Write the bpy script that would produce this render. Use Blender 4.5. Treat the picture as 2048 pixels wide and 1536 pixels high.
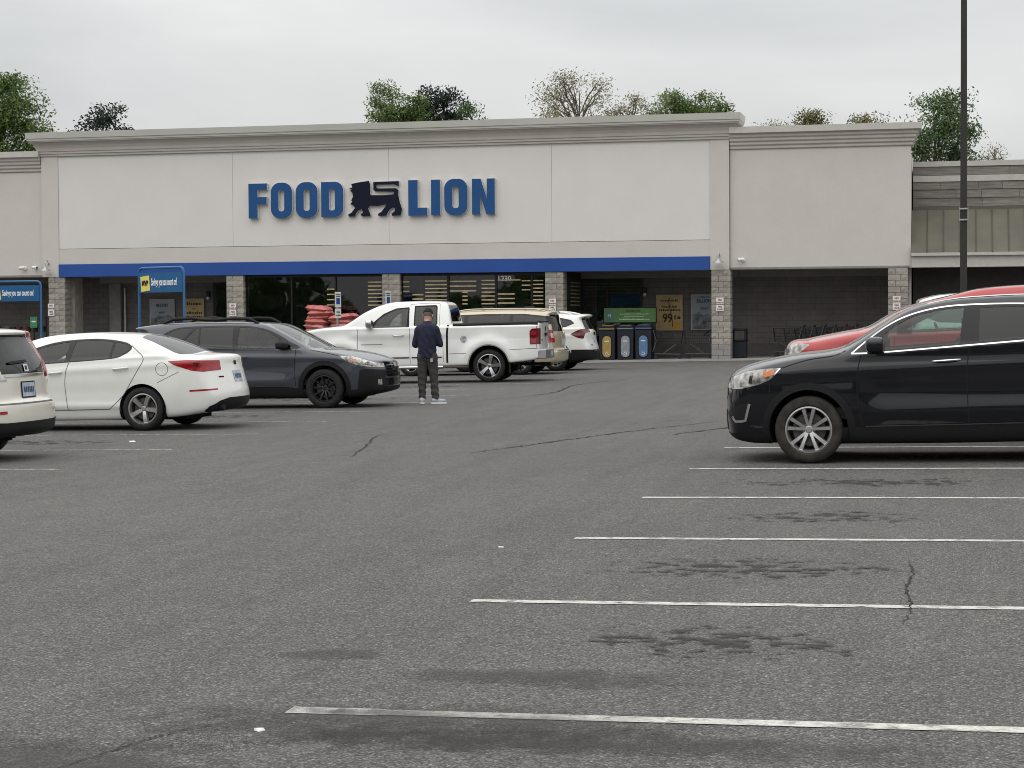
import bpy, bmesh, math, random
import numpy as np
from mathutils import Vector, Matrix

for _o in list(bpy.data.objects):
    bpy.data.objects.remove(_o, do_unlink=True)
SC = bpy.context.scene
COL = SC.collection

# ------------------------------------------------------------------ camera
CAM_YAW, CAM_PITCH, CAM_ROLL, CAM_H = 0.2267, 0.0310, -0.0057, 1.64
LOT_TILT = 0.0145                      # cross fall of the car park
def gz(x, y):
    return LOT_TILT * (x * math.cos(CAM_YAW) + y * math.sin(CAM_YAW))
_F = Vector((-math.sin(CAM_YAW) * math.cos(CAM_PITCH), math.cos(CAM_YAW) * math.cos(CAM_PITCH), -math.sin(CAM_PITCH)))
_R = Vector((math.cos(CAM_YAW), math.sin(CAM_YAW), 0))
_U = _R.cross(_F)
_R2 = _R * math.cos(CAM_ROLL) + _U * math.sin(CAM_ROLL)
_U2 = _U * math.cos(CAM_ROLL) - _R * math.sin(CAM_ROLL)
cam_d = bpy.data.cameras.new('camera')
cam_d.sensor_fit = 'HORIZONTAL'
cam_d.sensor_width = 36.0
cam_d.lens = 36.0 * 3867.3 / 2048.0
cam_d.shift_y = -17.0 / 2048.0
cam_d.clip_start, cam_d.clip_end = 0.1, 3000.0
cam = bpy.data.objects.new('camera', cam_d)
COL.objects.link(cam)
cam.matrix_world = Matrix(((_R2.x, _U2.x, -_F.x, 0), (_R2.y, _U2.y, -_F.y, 0), (_R2.z, _U2.z, -_F.z, CAM_H), (0, 0, 0, 1)))
SC.camera = cam

# ------------------------------------------------------------------ overcast sky and soft sun
SUN_EL, SUN_AZ = math.radians(58), math.radians(205)      # azimuth from +Y clockwise
world = bpy.data.worlds.new('World')
SC.world = world
world.use_nodes = True
wt = world.node_tree
wt.nodes.clear()
def wn(t, **k):
    n = wt.nodes.new(t)
    for a, b in k.items():
        setattr(n, a, b)
    return n
w_out = wn('ShaderNodeOutputWorld')
w_bg = wn('ShaderNodeBackground')
w_bg.inputs['Strength'].default_value = 0.11
w_sky = wn('ShaderNodeTexSky', sky_type='NISHITA')
w_sky.sun_disc = False
w_sky.sun_elevation = SUN_EL
w_sky.sun_rotation = SUN_AZ
w_sky.air_density, w_sky.dust_density, w_sky.ozone_density = 1.0, 3.0, 1.0
w_tc = wn('ShaderNodeTexCoord')
w_sep = wn('ShaderNodeSeparateXYZ')
wt.links.new(w_tc.outputs['Generated'], w_sep.inputs[0])
# cloud deck: an overcast sky three times as bright overhead as at the horizon
w_up = wn('ShaderNodeMapRange')
w_up.inputs['From Min'].default_value, w_up.inputs['From Max'].default_value = 0.0, 1.0
w_up.inputs['To Min'].default_value, w_up.inputs['To Max'].default_value = 5.3, 16.5
wt.links.new(w_sep.outputs['Z'], w_up.inputs['Value'])
w_map = wn('ShaderNodeMapping')
w_map.inputs['Scale'].default_value = (1.6, 1.6, 5.0)
wt.links.new(w_tc.outputs['Generated'], w_map.inputs['Vector'])
w_n1 = wn('ShaderNodeTexNoise')
w_n1.inputs['Scale'].default_value = 2.4
w_n1.inputs['Detail'].default_value = 6.0
w_n1.inputs['Roughness'].default_value = 0.52
w_n1.inputs['Distortion'].default_value = 0.35
wt.links.new(w_map.outputs[0], w_n1.inputs['Vector'])
w_cl = wn('ShaderNodeMapRange')
w_cl.inputs['From Min'].default_value, w_cl.inputs['From Max'].default_value = 0.3, 0.7
w_cl.inputs['To Min'].default_value, w_cl.inputs['To Max'].default_value = 0.86, 1.09
wt.links.new(w_n1.outputs['Fac'], w_cl.inputs['Value'])
w_m = wn('ShaderNodeMath', operation='MULTIPLY')
wt.links.new(w_up.outputs[0], w_m.inputs[0])
wt.links.new(w_cl.outputs[0], w_m.inputs[1])
w_tint = wn('ShaderNodeMix', data_type='RGBA')
w_tint.inputs[6].default_value = (0.955, 0.985, 1.0, 1)
w_tint.inputs[7].default_value = (1.01, 1.005, 0.985, 1)
wt.links.new(w_n1.outputs['Fac'], w_tint.inputs[0])
w_vm = wn('ShaderNodeVectorMath', operation='SCALE')
wt.links.new(w_tint.outputs[2], w_vm.inputs[0])
wt.links.new(w_m.outputs[0], w_vm.inputs['Scale'])
w_mix = wn('ShaderNodeMix', data_type='RGBA')
w_mix.inputs[0].default_value = 0.93            # the deck lets a little of the clear sky through
wt.links.new(w_sky.outputs[0], w_mix.inputs[6])
wt.links.new(w_vm.outputs[0], w_mix.inputs[7])
wt.links.new(w_mix.outputs[2], w_bg.inputs['Color'])
wt.links.new(w_bg.outputs[0], w_out.inputs[0])

sun_d = bpy.data.lights.new('sun', 'SUN')
sun_d.energy = 0.9
sun_d.angle = math.radians(80)
sun_d.color = (1.0, 0.965, 0.92)
sun = bpy.data.objects.new('sun', sun_d)
COL.objects.link(sun)
_sd = Vector((math.sin(SUN_AZ) * math.cos(SUN_EL), math.cos(SUN_AZ) * math.cos(SUN_EL), math.sin(SUN_EL)))
sun.rotation_euler = _sd.to_track_quat('Z', 'Y').to_euler()
sun.location = (0, -20, 60)

vs = SC.view_settings
vs.view_transform = 'Standard'
vs.look = 'None'
vs.gamma = 1.0
vs.use_curve_mapping = False
vs.exposure = 0.09
SC.cycles.max_bounces = 8
SC.cycles.transparent_max_bounces = 16
SC.cycles.use_adaptive_sampling = True
SC.cycles.use_denoising = True
SC.cycles.filter_width = 0.95
random.seed(7)
RNG = np.random.default_rng(11)
# ------------------------------------------------------------------ helpers: materials
MATS = {}
def pm(name, col, rough=0.6, metal=0.0, coat=0.0, var=0.06, scale=6.0, bump=0.0, bscale=60.0, spec=0.3, coord='Object', detail=4.0, stretch=None, col2=None, emit=None):
    """procedural principled material: base colour varied by noise, optional bump"""
    if name in MATS:
        return MATS[name]
    m = bpy.data.materials.new(name)
    m.use_nodes = True
    nt = m.node_tree
    b = nt.nodes['Principled BSDF']
    b.inputs['Roughness'].default_value = rough
    b.inputs['Metallic'].default_value = metal
    b.inputs['Coat Weight'].default_value = coat
    b.inputs['Coat Roughness'].default_value = 0.04
    b.inputs['Specular IOR Level'].default_value = spec
    tc = nt.nodes.new('ShaderNodeTexCoord')
    src = tc.outputs[coord]
    if stretch:
        mp = nt.nodes.new('ShaderNodeMapping')
        mp.inputs['Scale'].default_value = stretch
        nt.links.new(src, mp.inputs['Vector'])
        src = mp.outputs[0]
    n = nt.nodes.new('ShaderNodeTexNoise')
    n.inputs['Scale'].default_value = scale
    n.inputs['Detail'].default_value = detail
    nt.links.new(src, n.inputs['Vector'])
    rp = nt.nodes.new('ShaderNodeValToRGB')
    c2 = col2 or tuple(min(1.0, c * (1 + var)) for c in col)
    c1 = tuple(c * (1 - var) for c in col) if col2 is None else col
    rp.color_ramp.elements[0].position = 0.32
    rp.color_ramp.elements[1].position = 0.68
    rp.color_ramp.elements[0].color = (*c1, 1)
    rp.color_ramp.elements[1].color = (*c2, 1)
    nt.links.new(n.outputs['Fac'], rp.inputs[0])
    nt.links.new(rp.outputs[0], b.inputs['Base Color'])
    if bump:
        n2 = nt.nodes.new('ShaderNodeTexNoise')
        n2.inputs['Scale'].default_value = bscale
        n2.inputs['Detail'].default_value = 3.0
        nt.links.new(src, n2.inputs['Vector'])
        bp = nt.nodes.new('ShaderNodeBump')
        bp.inputs['Strength'].default_value = min(1.0, bump)
        bp.inputs['Distance'].default_value = 0.02
        nt.links.new(n2.outputs['Fac'], bp.inputs['Height'])
        nt.links.new(bp.outputs[0], b.inputs['Normal'])
    if emit:
        b.inputs['Emission Color'].default_value = (*col, 1)
        b.inputs['Emission Strength'].default_value = emit
    MATS[name] = m
    return m

def glass(name, tint, refl=1.0):
    """thin pane: tinted see-through with a fresnel reflection"""
    if name in MATS:
        return MATS[name]
    m = bpy.data.materials.new(name)
    m.use_nodes = True
    nt = m.node_tree
    nt.nodes.clear()
    out = nt.nodes.new('ShaderNodeOutputMaterial')
    mx = nt.nodes.new('ShaderNodeMixShader')
    tr = nt.nodes.new('ShaderNodeBsdfTransparent')
    gl = nt.nodes.new('ShaderNodeBsdfGlossy')
    fr = nt.nodes.new('ShaderNodeFresnel')
    fr.inputs['IOR'].default_value = 1.52
    tr.inputs['Color'].default_value = (*tint, 1)
    gl.inputs['Color'].default_value = (refl, refl, refl, 1)
    gl.inputs['Roughness'].default_value = 0.015
    tc = nt.nodes.new('ShaderNodeTexCoord')
    n = nt.nodes.new('ShaderNodeTexNoise')
    n.inputs['Scale'].default_value = 1.1
    n.inputs['Detail'].default_value = 1.0
    nt.links.new(tc.outputs['Object'], n.inputs['Vector'])
    bp = nt.nodes.new('ShaderNodeBump')
    bp.inputs['Strength'].default_value = 0.06
    bp.inputs['Distance'].default_value = 0.05
    nt.links.new(n.outputs['Fac'], bp.inputs['Height'])
    nt.links.new(bp.outputs[0], gl.inputs['Normal'])
    nt.links.new(fr.outputs[0], mx.inputs[0])
    nt.links.new(tr.outputs[0], mx.inputs[1])
    nt.links.new(gl.outputs[0], mx.inputs[2])
    nt.links.new(mx.outputs[0], out.inputs[0])
    MATS[name] = m
    return m

# ------------------------------------------------------------------ helpers: objects
def tag(o, label=None, cat=None, group=None, kind=None):
    if label: o['label'] = label
    if cat: o['category'] = cat
    if group: o['group'] = group
    if kind: o['kind'] = kind
    return o

def empty(name, loc=(0, 0, 0), rz=0.0, label=None, cat=None, group=None, tilt=False):
    o = bpy.data.objects.new(name, None)
    COL.objects.link(o)
    o.empty_display_size = 0.2
    M = Matrix.Rotation(rz, 4, 'Z')
    if tilt:
        n = Vector((-LOT_TILT * math.cos(CAM_YAW), -LOT_TILT * math.sin(CAM_YAW), 1)).normalized()
        M = Vector((0, 0, 1)).rotation_difference(n).to_matrix().to_4x4() @ M
    o.matrix_world = Matrix.Translation(Vector(loc)) @ M
    return tag(o, label, cat, group)

def link(name, me, mat=None, parent=None):
    o = bpy.data.objects.new(name, me)
    COL.objects.link(o)
    if mat is not None and len(me.materials) == 0:
        me.materials.append(mat)
    if parent is not None:
        o.parent = parent
    return o

def mesh(name, V, F, smooth=False):
    me = bpy.data.meshes.new(name)
    me.from_pydata([tuple(map(float, v)) for v in V], [], [tuple(int(i) for i in f) for f in F])
    if smooth:
        me.polygons.foreach_set('use_smooth', [True] * len(me.polygons))
    me.update()
    return me

def np_mesh(name, V, F, N=None):
    """triangles from arrays, optional vertex normals"""
    V = np.asarray(V, np.float32); F = np.asarray(F, np.int32)
    me = bpy.data.meshes.new(name)
    k = F.shape[1]
    me.vertices.add(len(V)); me.vertices.foreach_set('co', V.ravel())
    me.loops.add(F.size); me.loops.foreach_set('vertex_index', F.ravel())
    me.polygons.add(len(F))
    me.polygons.foreach_set('loop_start', np.arange(0, F.size, k, dtype=np.int32))
    me.polygons.foreach_set('loop_total', np.full(len(F), k, np.int32))
    me.polygons.foreach_set('use_smooth', np.ones(len(F), bool))
    me.update(calc_edges=True)
    if N is not None:
        me.normals_split_custom_set_from_vertices(np.asarray(N, np.float32).tolist())
    return me

class MB:
    """collects simple shapes and links them as one mesh"""
    def __init__(s): s.v = []; s.f = []
    def quad(s, a, b, c, d):
        n = len(s.v); s.v += [a, b, c, d]; s.f.append((n, n + 1, n + 2, n + 3)); return s
    def box(s, x0, x1, y0, y1, z0, z1):
        n = len(s.v)
        s.v += [(x0, y0, z0), (x1, y0, z0), (x1, y1, z0), (x0, y1, z0), (x0, y0, z1), (x1, y0, z1), (x1, y1, z1), (x0, y1, z1)]
        s.f += [(n, n + 3, n + 2, n + 1), (n + 4, n + 5, n + 6, n + 7), (n, n + 1, n + 5, n + 4), (n + 1, n + 2, n + 6, n + 5), (n + 2, n + 3, n + 7, n + 6), (n + 3, n, n + 4, n + 7)]
        return s
    def tube(s, pts, r, seg=8, caps=True):
        """tube along a polyline; r a number or a list"""
        P = [Vector(p) for p in pts]
        rr = r if isinstance(r, (list, tuple)) else [r] * len(P)
        n0 = len(s.v)
        up = None
        for i, p in enumerate(P):
            t = (P[min(i + 1, len(P) - 1)] - P[max(i - 1, 0)]).normalized()
            if up is None:
                up = Vector((0, 0, 1)) if abs(t.z) < 0.9 else Vector((1, 0, 0))
            a = (up - t * up.dot(t)).normalized(); b = t.cross(a); up = a
            for k in range(seg):
                an = 2 * math.pi * k / seg
                s.v.append(tuple(p + (a * math.cos(an) + b * math.sin(an)) * rr[i]))
        for i in range(len(P) - 1):
            for k in range(seg):
                a0 = n0 + i * seg + k; a1 = n0 + i * seg + (k + 1) % seg
                s.f.append((a0, a1, a1 + seg, a0 + seg))
        if caps:
            s.f.append(tuple(n0 + k for k in reversed(range(seg))))
            e = n0 + (len(P) - 1) * seg
            s.f.append(tuple(e + k for k in range(seg)))
        return s
    def lathe(s, prof, seg=32, axis='y', c=(0, 0, 0), closed=False):
        """revolve (r, t) about an axis through c; t runs along the axis"""
        n0 = len(s.v)
        for r, t in prof:
            for k in range(seg):
                a = 2 * math.pi * k / seg
                u, w = r * math.cos(a), r * math.sin(a)
                p = (u, t, w) if axis == 'y' else (u, w, t)
                s.v.append((p[0] + c[0], p[1] + c[1], p[2] + c[2]))
        m = len(prof)
        for i in range(m if closed else m - 1):
            j = (i + 1) % m
            for k in range(seg):
                k2 = (k + 1) % seg
                s.f.append((n0 + i * seg + k, n0 + i * seg + k2, n0 + j * seg + k2, n0 + j * seg + k))
        return s
    def prism(s, poly, d0, d1, plane='xz'):
        """extrude a 2D polygon; plane xz extrudes along y, yz along x, xy along z"""
        n = len(s.v); m = len(poly)
        def put(p, d):
            return {'xz': (p[0], d, p[1]), 'yz': (d, p[0], p[1]), 'xy': (p[0], p[1], d)}[plane]
        s.v += [put(p, d0) for p in poly] + [put(p, d1) for p in poly]
        s.f.append(tuple(n + i for i in range(m)))
        s.f.append(tuple(n + m + i for i in reversed(range(m))))
        for i in range(m):
            j = (i + 1) % m
            s.f.append((n + i, n + m + i, n + m + j, n + j))
        return s
    def me(s, name, smooth=False):
        m = mesh(name, s.v, s.f, smooth)
        bm = bmesh.new(); bm.from_mesh(m)
        bmesh.ops.recalc_face_normals(bm, faces=bm.faces)
        bm.to_mesh(m); bm.free()
        if smooth:
            m.set_sharp_from_angle(angle=math.radians(38))
        return m
    def build(s, name, mat, parent=None, smooth=False, bevel=0.0):
        m = s.me(name, smooth)
        if bevel:
            bm = bmesh.new(); bm.from_mesh(m)
            bmesh.ops.bevel(bm, geom=list(bm.edges), offset=bevel, segments=2, affect='EDGES', profile=0.5)
            bm.to_mesh(m); bm.free()
        return link(name, m, mat, parent)

def box(name, x0, x1, y0, y1, z0, z1, mat, parent=None, bevel=0.0):
    return MB().box(x0, x1, y0, y1, z0, z1).build(name, mat, parent, bevel=bevel)

def text_mesh(name, body, size, depth=0.002, xs=1.0, offset=0.0, align='LEFT', shear=0.0):
    cu = bpy.data.curves.new(name, 'FONT')
    cu.body = body; cu.size = size; cu.extrude = depth; cu.align_x = align
    cu.offset = offset; cu.shear = shear; cu.resolution_u = 3
    o = bpy.data.objects.new(name, cu); COL.objects.link(o)
    dg = bpy.context.evaluated_depsgraph_get()
    me = bpy.data.meshes.new_from_object(o.evaluated_get(dg))
    bpy.data.objects.remove(o); bpy.data.curves.remove(cu)
    for v in me.vertices: v.co.x *= xs
    me.name = name
    return me

def text(name, body, size, loc, mat, parent=None, rot=(math.pi / 2, 0, 0), depth=0.002, xs=1.0, offset=0.0, align='LEFT'):
    o = link(name, text_mesh(name, body, size, depth, xs, offset, align), mat, parent)
    o.location = loc; o.rotation_euler = rot
    return o

def copy_tree(o, parent=None):
    c = o.copy(); COL.objects.link(c)
    if parent is not None:
        c.parent = parent; c.matrix_parent_inverse = o.matrix_parent_inverse.copy()
    for ch in o.children:
        copy_tree(ch, c)
    return c

# ------------------------------------------------------------------ helpers: implicit surfaces
def surface_nets(Fn, lo, hi, cell, sym=False):
    lo = np.array(lo, float); hi = np.array(hi, float)
    n = np.ceil((hi - lo) / cell).astype(int) + 1
    ax = [lo[i] + cell * np.arange(n[i]) for i in range(3)]
    G = np.stack(np.meshgrid(*ax, indexing='ij'), -1)
    if sym:                                  # same on both sides of y = 0
        h = n[1] // 2
        Dh = Fn(G[:, h:].reshape(-1, 3)).reshape(n[0], n[1] - h, n[2])
        D = np.concatenate([Dh[:, ::-1][:, :h], Dh], 1)
    else:
        D = Fn(G.reshape(-1, 3)).reshape(n)
    ins = D < 0
    c = [ins[i:n[0] - 1 + i, j:n[1] - 1 + j, k:n[2] - 1 + k] for i in (0, 1) for j in (0, 1) for k in (0, 1)]
    cnt = sum(a.astype(np.int8) for a in c)
    act = (cnt > 0) & (cnt < 8)
    idx = -np.ones(act.shape, np.int64)
    cells = np.argwhere(act)
    idx[tuple(cells.T)] = np.arange(len(cells))
    acc = np.zeros((len(cells), 3)); num = np.zeros(len(cells))
    corner = [np.array((i, j, k)) for i in (0, 1) for j in (0, 1) for k in (0, 1)]
    for a in range(8):
        for b in range(a + 1, 8):
            if np.abs(corner[a] - corner[b]).sum() != 1: continue
            da = D[tuple((cells + corner[a]).T)]; db = D[tuple((cells + corner[b]).T)]
            m = (da < 0) != (db < 0)
            t = np.where(m, da / np.where(m, da - db, 1), 0)
            acc += np.where(m[:, None], corner[a] + t[:, None] * (corner[b] - corner[a]), 0)
            num += m
    V = lo + cell * (cells + acc / num[:, None])
    quads = []
    for d in range(3):
        e1, e2 = (d + 1) % 3, (d + 2) % 3
        A = [slice(None)] * 3; B = [slice(None)] * 3
        A[d] = slice(0, n[d] - 1); B[d] = slice(1, n[d])
        s0, s1 = ins[tuple(A)], ins[tuple(B)]
        for flip, mm in ((False, s0 & ~s1), (True, ~s0 & s1)):
            q = np.argwhere(mm)
            q = q[(q[:, e1] > 0) & (q[:, e2] > 0) & (q[:, e1] < n[e1] - 1) & (q[:, e2] < n[e2] - 1)]
            if len(q) == 0: continue
            u1 = np.zeros(3, int); u1[e1] = 1
            u2 = np.zeros(3, int); u2[e2] = 1
            f = [idx[tuple((q - o).T)] for o in (u1 + u2, u2, 0 * u1, u1)]
            f = np.stack(f, 1)
            quads.append(f[:, ::-1] if flip else f)
    Q = np.concatenate(quads)
    Q = Q[(Q >= 0).all(1)]
    eps = cell * 0.2
    def grad(P):
        g = np.empty_like(P)
        for i in range(3):
            e = np.zeros(3); e[i] = eps
            g[:, i] = (Fn(P + e) - Fn(P - e)) / (2 * eps)
        return g
    for _ in range(2):
        g = grad(V); d = Fn(V)
        st = d / np.maximum((g * g).sum(1), 1e-3)
        V = V - np.clip(st, -cell, cell)[:, None] * g
    g = grad(V)
    N = g / np.maximum(np.linalg.norm(g, axis=1), 1e-9)[:, None]
    T = np.concatenate([Q[:, [0, 1, 2]], Q[:, [0, 2, 3]]])
    return V, T, N

def split_surf(S, s):
    """cut a (V,T,N) surface along the zero of the vertex field s: inside (s<=0), outside"""
    V, T, N = S
    ins = s <= 0
    k = ins[T].sum(1)
    tin, tout, tx = T[k == 3], T[k == 0], T[(k == 1) | (k == 2)]
    if len(tx):
        kx = ins[tx].sum(1)
        lone = np.where(kx[:, None] == 1, ins[tx], ~ins[tx])
        r = lone.argmax(1)
        tx = np.stack([tx[np.arange(len(tx)), (r + i) % 3] for i in range(3)], 1)
        E = np.concatenate([tx[:, [0, 1]], tx[:, [0, 2]]])
        Es = np.sort(E, 1)
        U, inv = np.unique(Es[:, 0] * np.int64(len(V)) + Es[:, 1], return_inverse=True)
        a, b = U // len(V), U % len(V)
        t = (s[a] / (s[a] - s[b]))[:, None]
        Vn = V[a] + t * (V[b] - V[a]); Nn = N[a] + t * (N[b] - N[a])
        Nn /= np.maximum(np.linalg.norm(Nn, axis=1), 1e-9)[:, None]
        p = inv[:len(tx)] + len(V); q = inv[len(tx):] + len(V)
        V = np.concatenate([V, Vn]); N = np.concatenate([N, Nn])
        L = np.stack([tx[:, 0], p, q], 1)
        M = np.concatenate([np.stack([p, tx[:, 1], tx[:, 2]], 1), np.stack([p, tx[:, 2], q], 1)])
        li = kx == 1
        li2 = np.concatenate([li, li])
        tin = np.concatenate([tin, L[li], M[~li2]])
        tout = np.concatenate([tout, L[~li], M[li2]])
    def compact(T):
        u, i = np.unique(T, return_inverse=True)
        return V[u], i.reshape(-1, 3), N[u]
    return compact(tin), compact(tout)

def sdpoly(P, poly):
    P = np.asarray(P, float); A = np.asarray(poly, float); B = np.roll(A, -1, 0)
    d = np.full(len(P), 1e9); sgn = np.ones(len(P))
    for a, b in zip(A, B):
        e = b - a; w = P - a
        t = np.clip((w @ e) / max(e @ e, 1e-12), 0, 1)
        d = np.minimum(d, ((w - t[:, None] * e) ** 2).sum(1))
        c1 = P[:, 1] >= a[1]; c2 = P[:, 1] < b[1]; c3 = e[0] * w[:, 1] > e[1] * w[:, 0]
        sgn = np.where((c1 & c2 & c3) | (~c1 & ~c2 & ~c3), -sgn, sgn)
    return sgn * np.sqrt(d)

def spline(pts, n=6, closed=True):
    P = np.asarray(pts, float); m = len(P); out = []
    rng = range(m) if closed else range(m - 1)
    for i in rng:
        if closed:
            p0, p1, p2, p3 = P[i - 1], P[i], P[(i + 1) % m], P[(i + 2) % m]
        else:
            p0, p1, p2, p3 = P[max(i - 1, 0)], P[i], P[i + 1], P[min(i + 2, m - 1)]
        for k in range(n):
            t = k / n
            out.append(0.5 * ((2 * p1) + (-p0 + p2) * t + (2 * p0 - 5 * p1 + 4 * p2 - p3) * t * t + (-p0 + 3 * p1 - 3 * p2 + p3) * t ** 3))
    if not closed: out.append(P[-1])
    return np.array(out)

def smax(a, b, r):
    h = np.maximum(r - np.abs(a - b), 0) / r
    return np.maximum(a, b) + h * h * h * r / 6.0
def smin(a, b, r): return -smax(-a, -b, r)
def sstep(a, b, x):
    t = np.clip((x - a) / (b - a), 0, 1)
    return t * t * (3 - 2 * t)
# ------------------------------------------------------------------ vehicles: one builder, a traced outline for each
BLACK_PL = pm('black_plastic', (0.012, 0.012, 0.013), 0.6, var=0.15, scale=40, spec=0.2)
TRIM_GLOSS = pm('gloss_black_trim', (0.005, 0.005, 0.006), 0.12, var=0.1, spec=0.35)
CHROME = pm('chrome', (0.60, 0.60, 0.61), 0.16, metal=1.0, var=0.03)
ALLOY = pm('alloy', (0.50, 0.50, 0.50), 0.28, metal=0.85, var=0.08, scale=20)
DARK_ALLOY = pm('dark_alloy', (0.012, 0.012, 0.014), 0.3, coat=0.3, var=0.1)
RUBBER = pm('tyre_rubber', (0.016, 0.016, 0.016), 0.8, var=0.3, scale=18, bump=0.15, bscale=90)
RUBBER_DUST = pm('dusty_tyre_rubber', (0.018, 0.017, 0.016), 0.9, scale=9, col2=(0.050, 0.044, 0.036), bump=0.15, bscale=90)
BRAKE = pm('brake_iron', (0.10, 0.09, 0.085), 0.5, metal=0.6, var=0.3, scale=12)
CABIN = pm('cabin_cloth', (0.035, 0.034, 0.034), 0.9, var=0.2, scale=30)
CABIN_TAN = pm('tan_cabin_cloth', (0.17, 0.15, 0.125), 0.9, var=0.2, scale=30)
RED_LENS = pm('red_lens', (0.30, 0.006, 0.012), 0.12, coat=0.8, var=0.35, scale=14)
DARK_RED_LENS = pm('dark_red_lens', (0.10, 0.004, 0.008), 0.1, coat=0.8, var=0.3, scale=14)
CLEAR_LENS = pm('clear_lens', (0.09, 0.085, 0.075), 0.10, coat=0.8, scale=13, col2=(0.58, 0.56, 0.51))
AMBER_LENS = pm('amber_lens', (0.62, 0.16, 0.03), 0.15, coat=0.7, var=0.25, scale=30)
PLATE = pm('number_plate', (0.50, 0.54, 0.58), 0.4, scale=14, col2=(0.26, 0.33, 0.45))
PLATE_INK = pm('number_plate_ink', (0.03, 0.05, 0.12), 0.5)
GLASS_FRONT = glass('lightly_tinted_glass', (0.62, 0.72, 0.68))
GLASS_DARK = glass('privacy_glass', (0.055, 0.060, 0.062))
SEAM = pm('panel_gap', (0.010, 0.010, 0.010), 0.9)
SEAM_L = pm('panel_gap_on_white', (0.13, 0.128, 0.122), 0.9)
UNDER = pm('underbody', (0.012, 0.012, 0.012), 0.9, var=0.3)

def circle(cx, cz, r, n=40, a0=0.0, a1=2 * math.pi):
    return [(cx + r * math.cos(a0 + (a1 - a0) * i / n), cz + r * math.sin(a0 + (a1 - a0) * i / n)) for i in range(n)]

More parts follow.
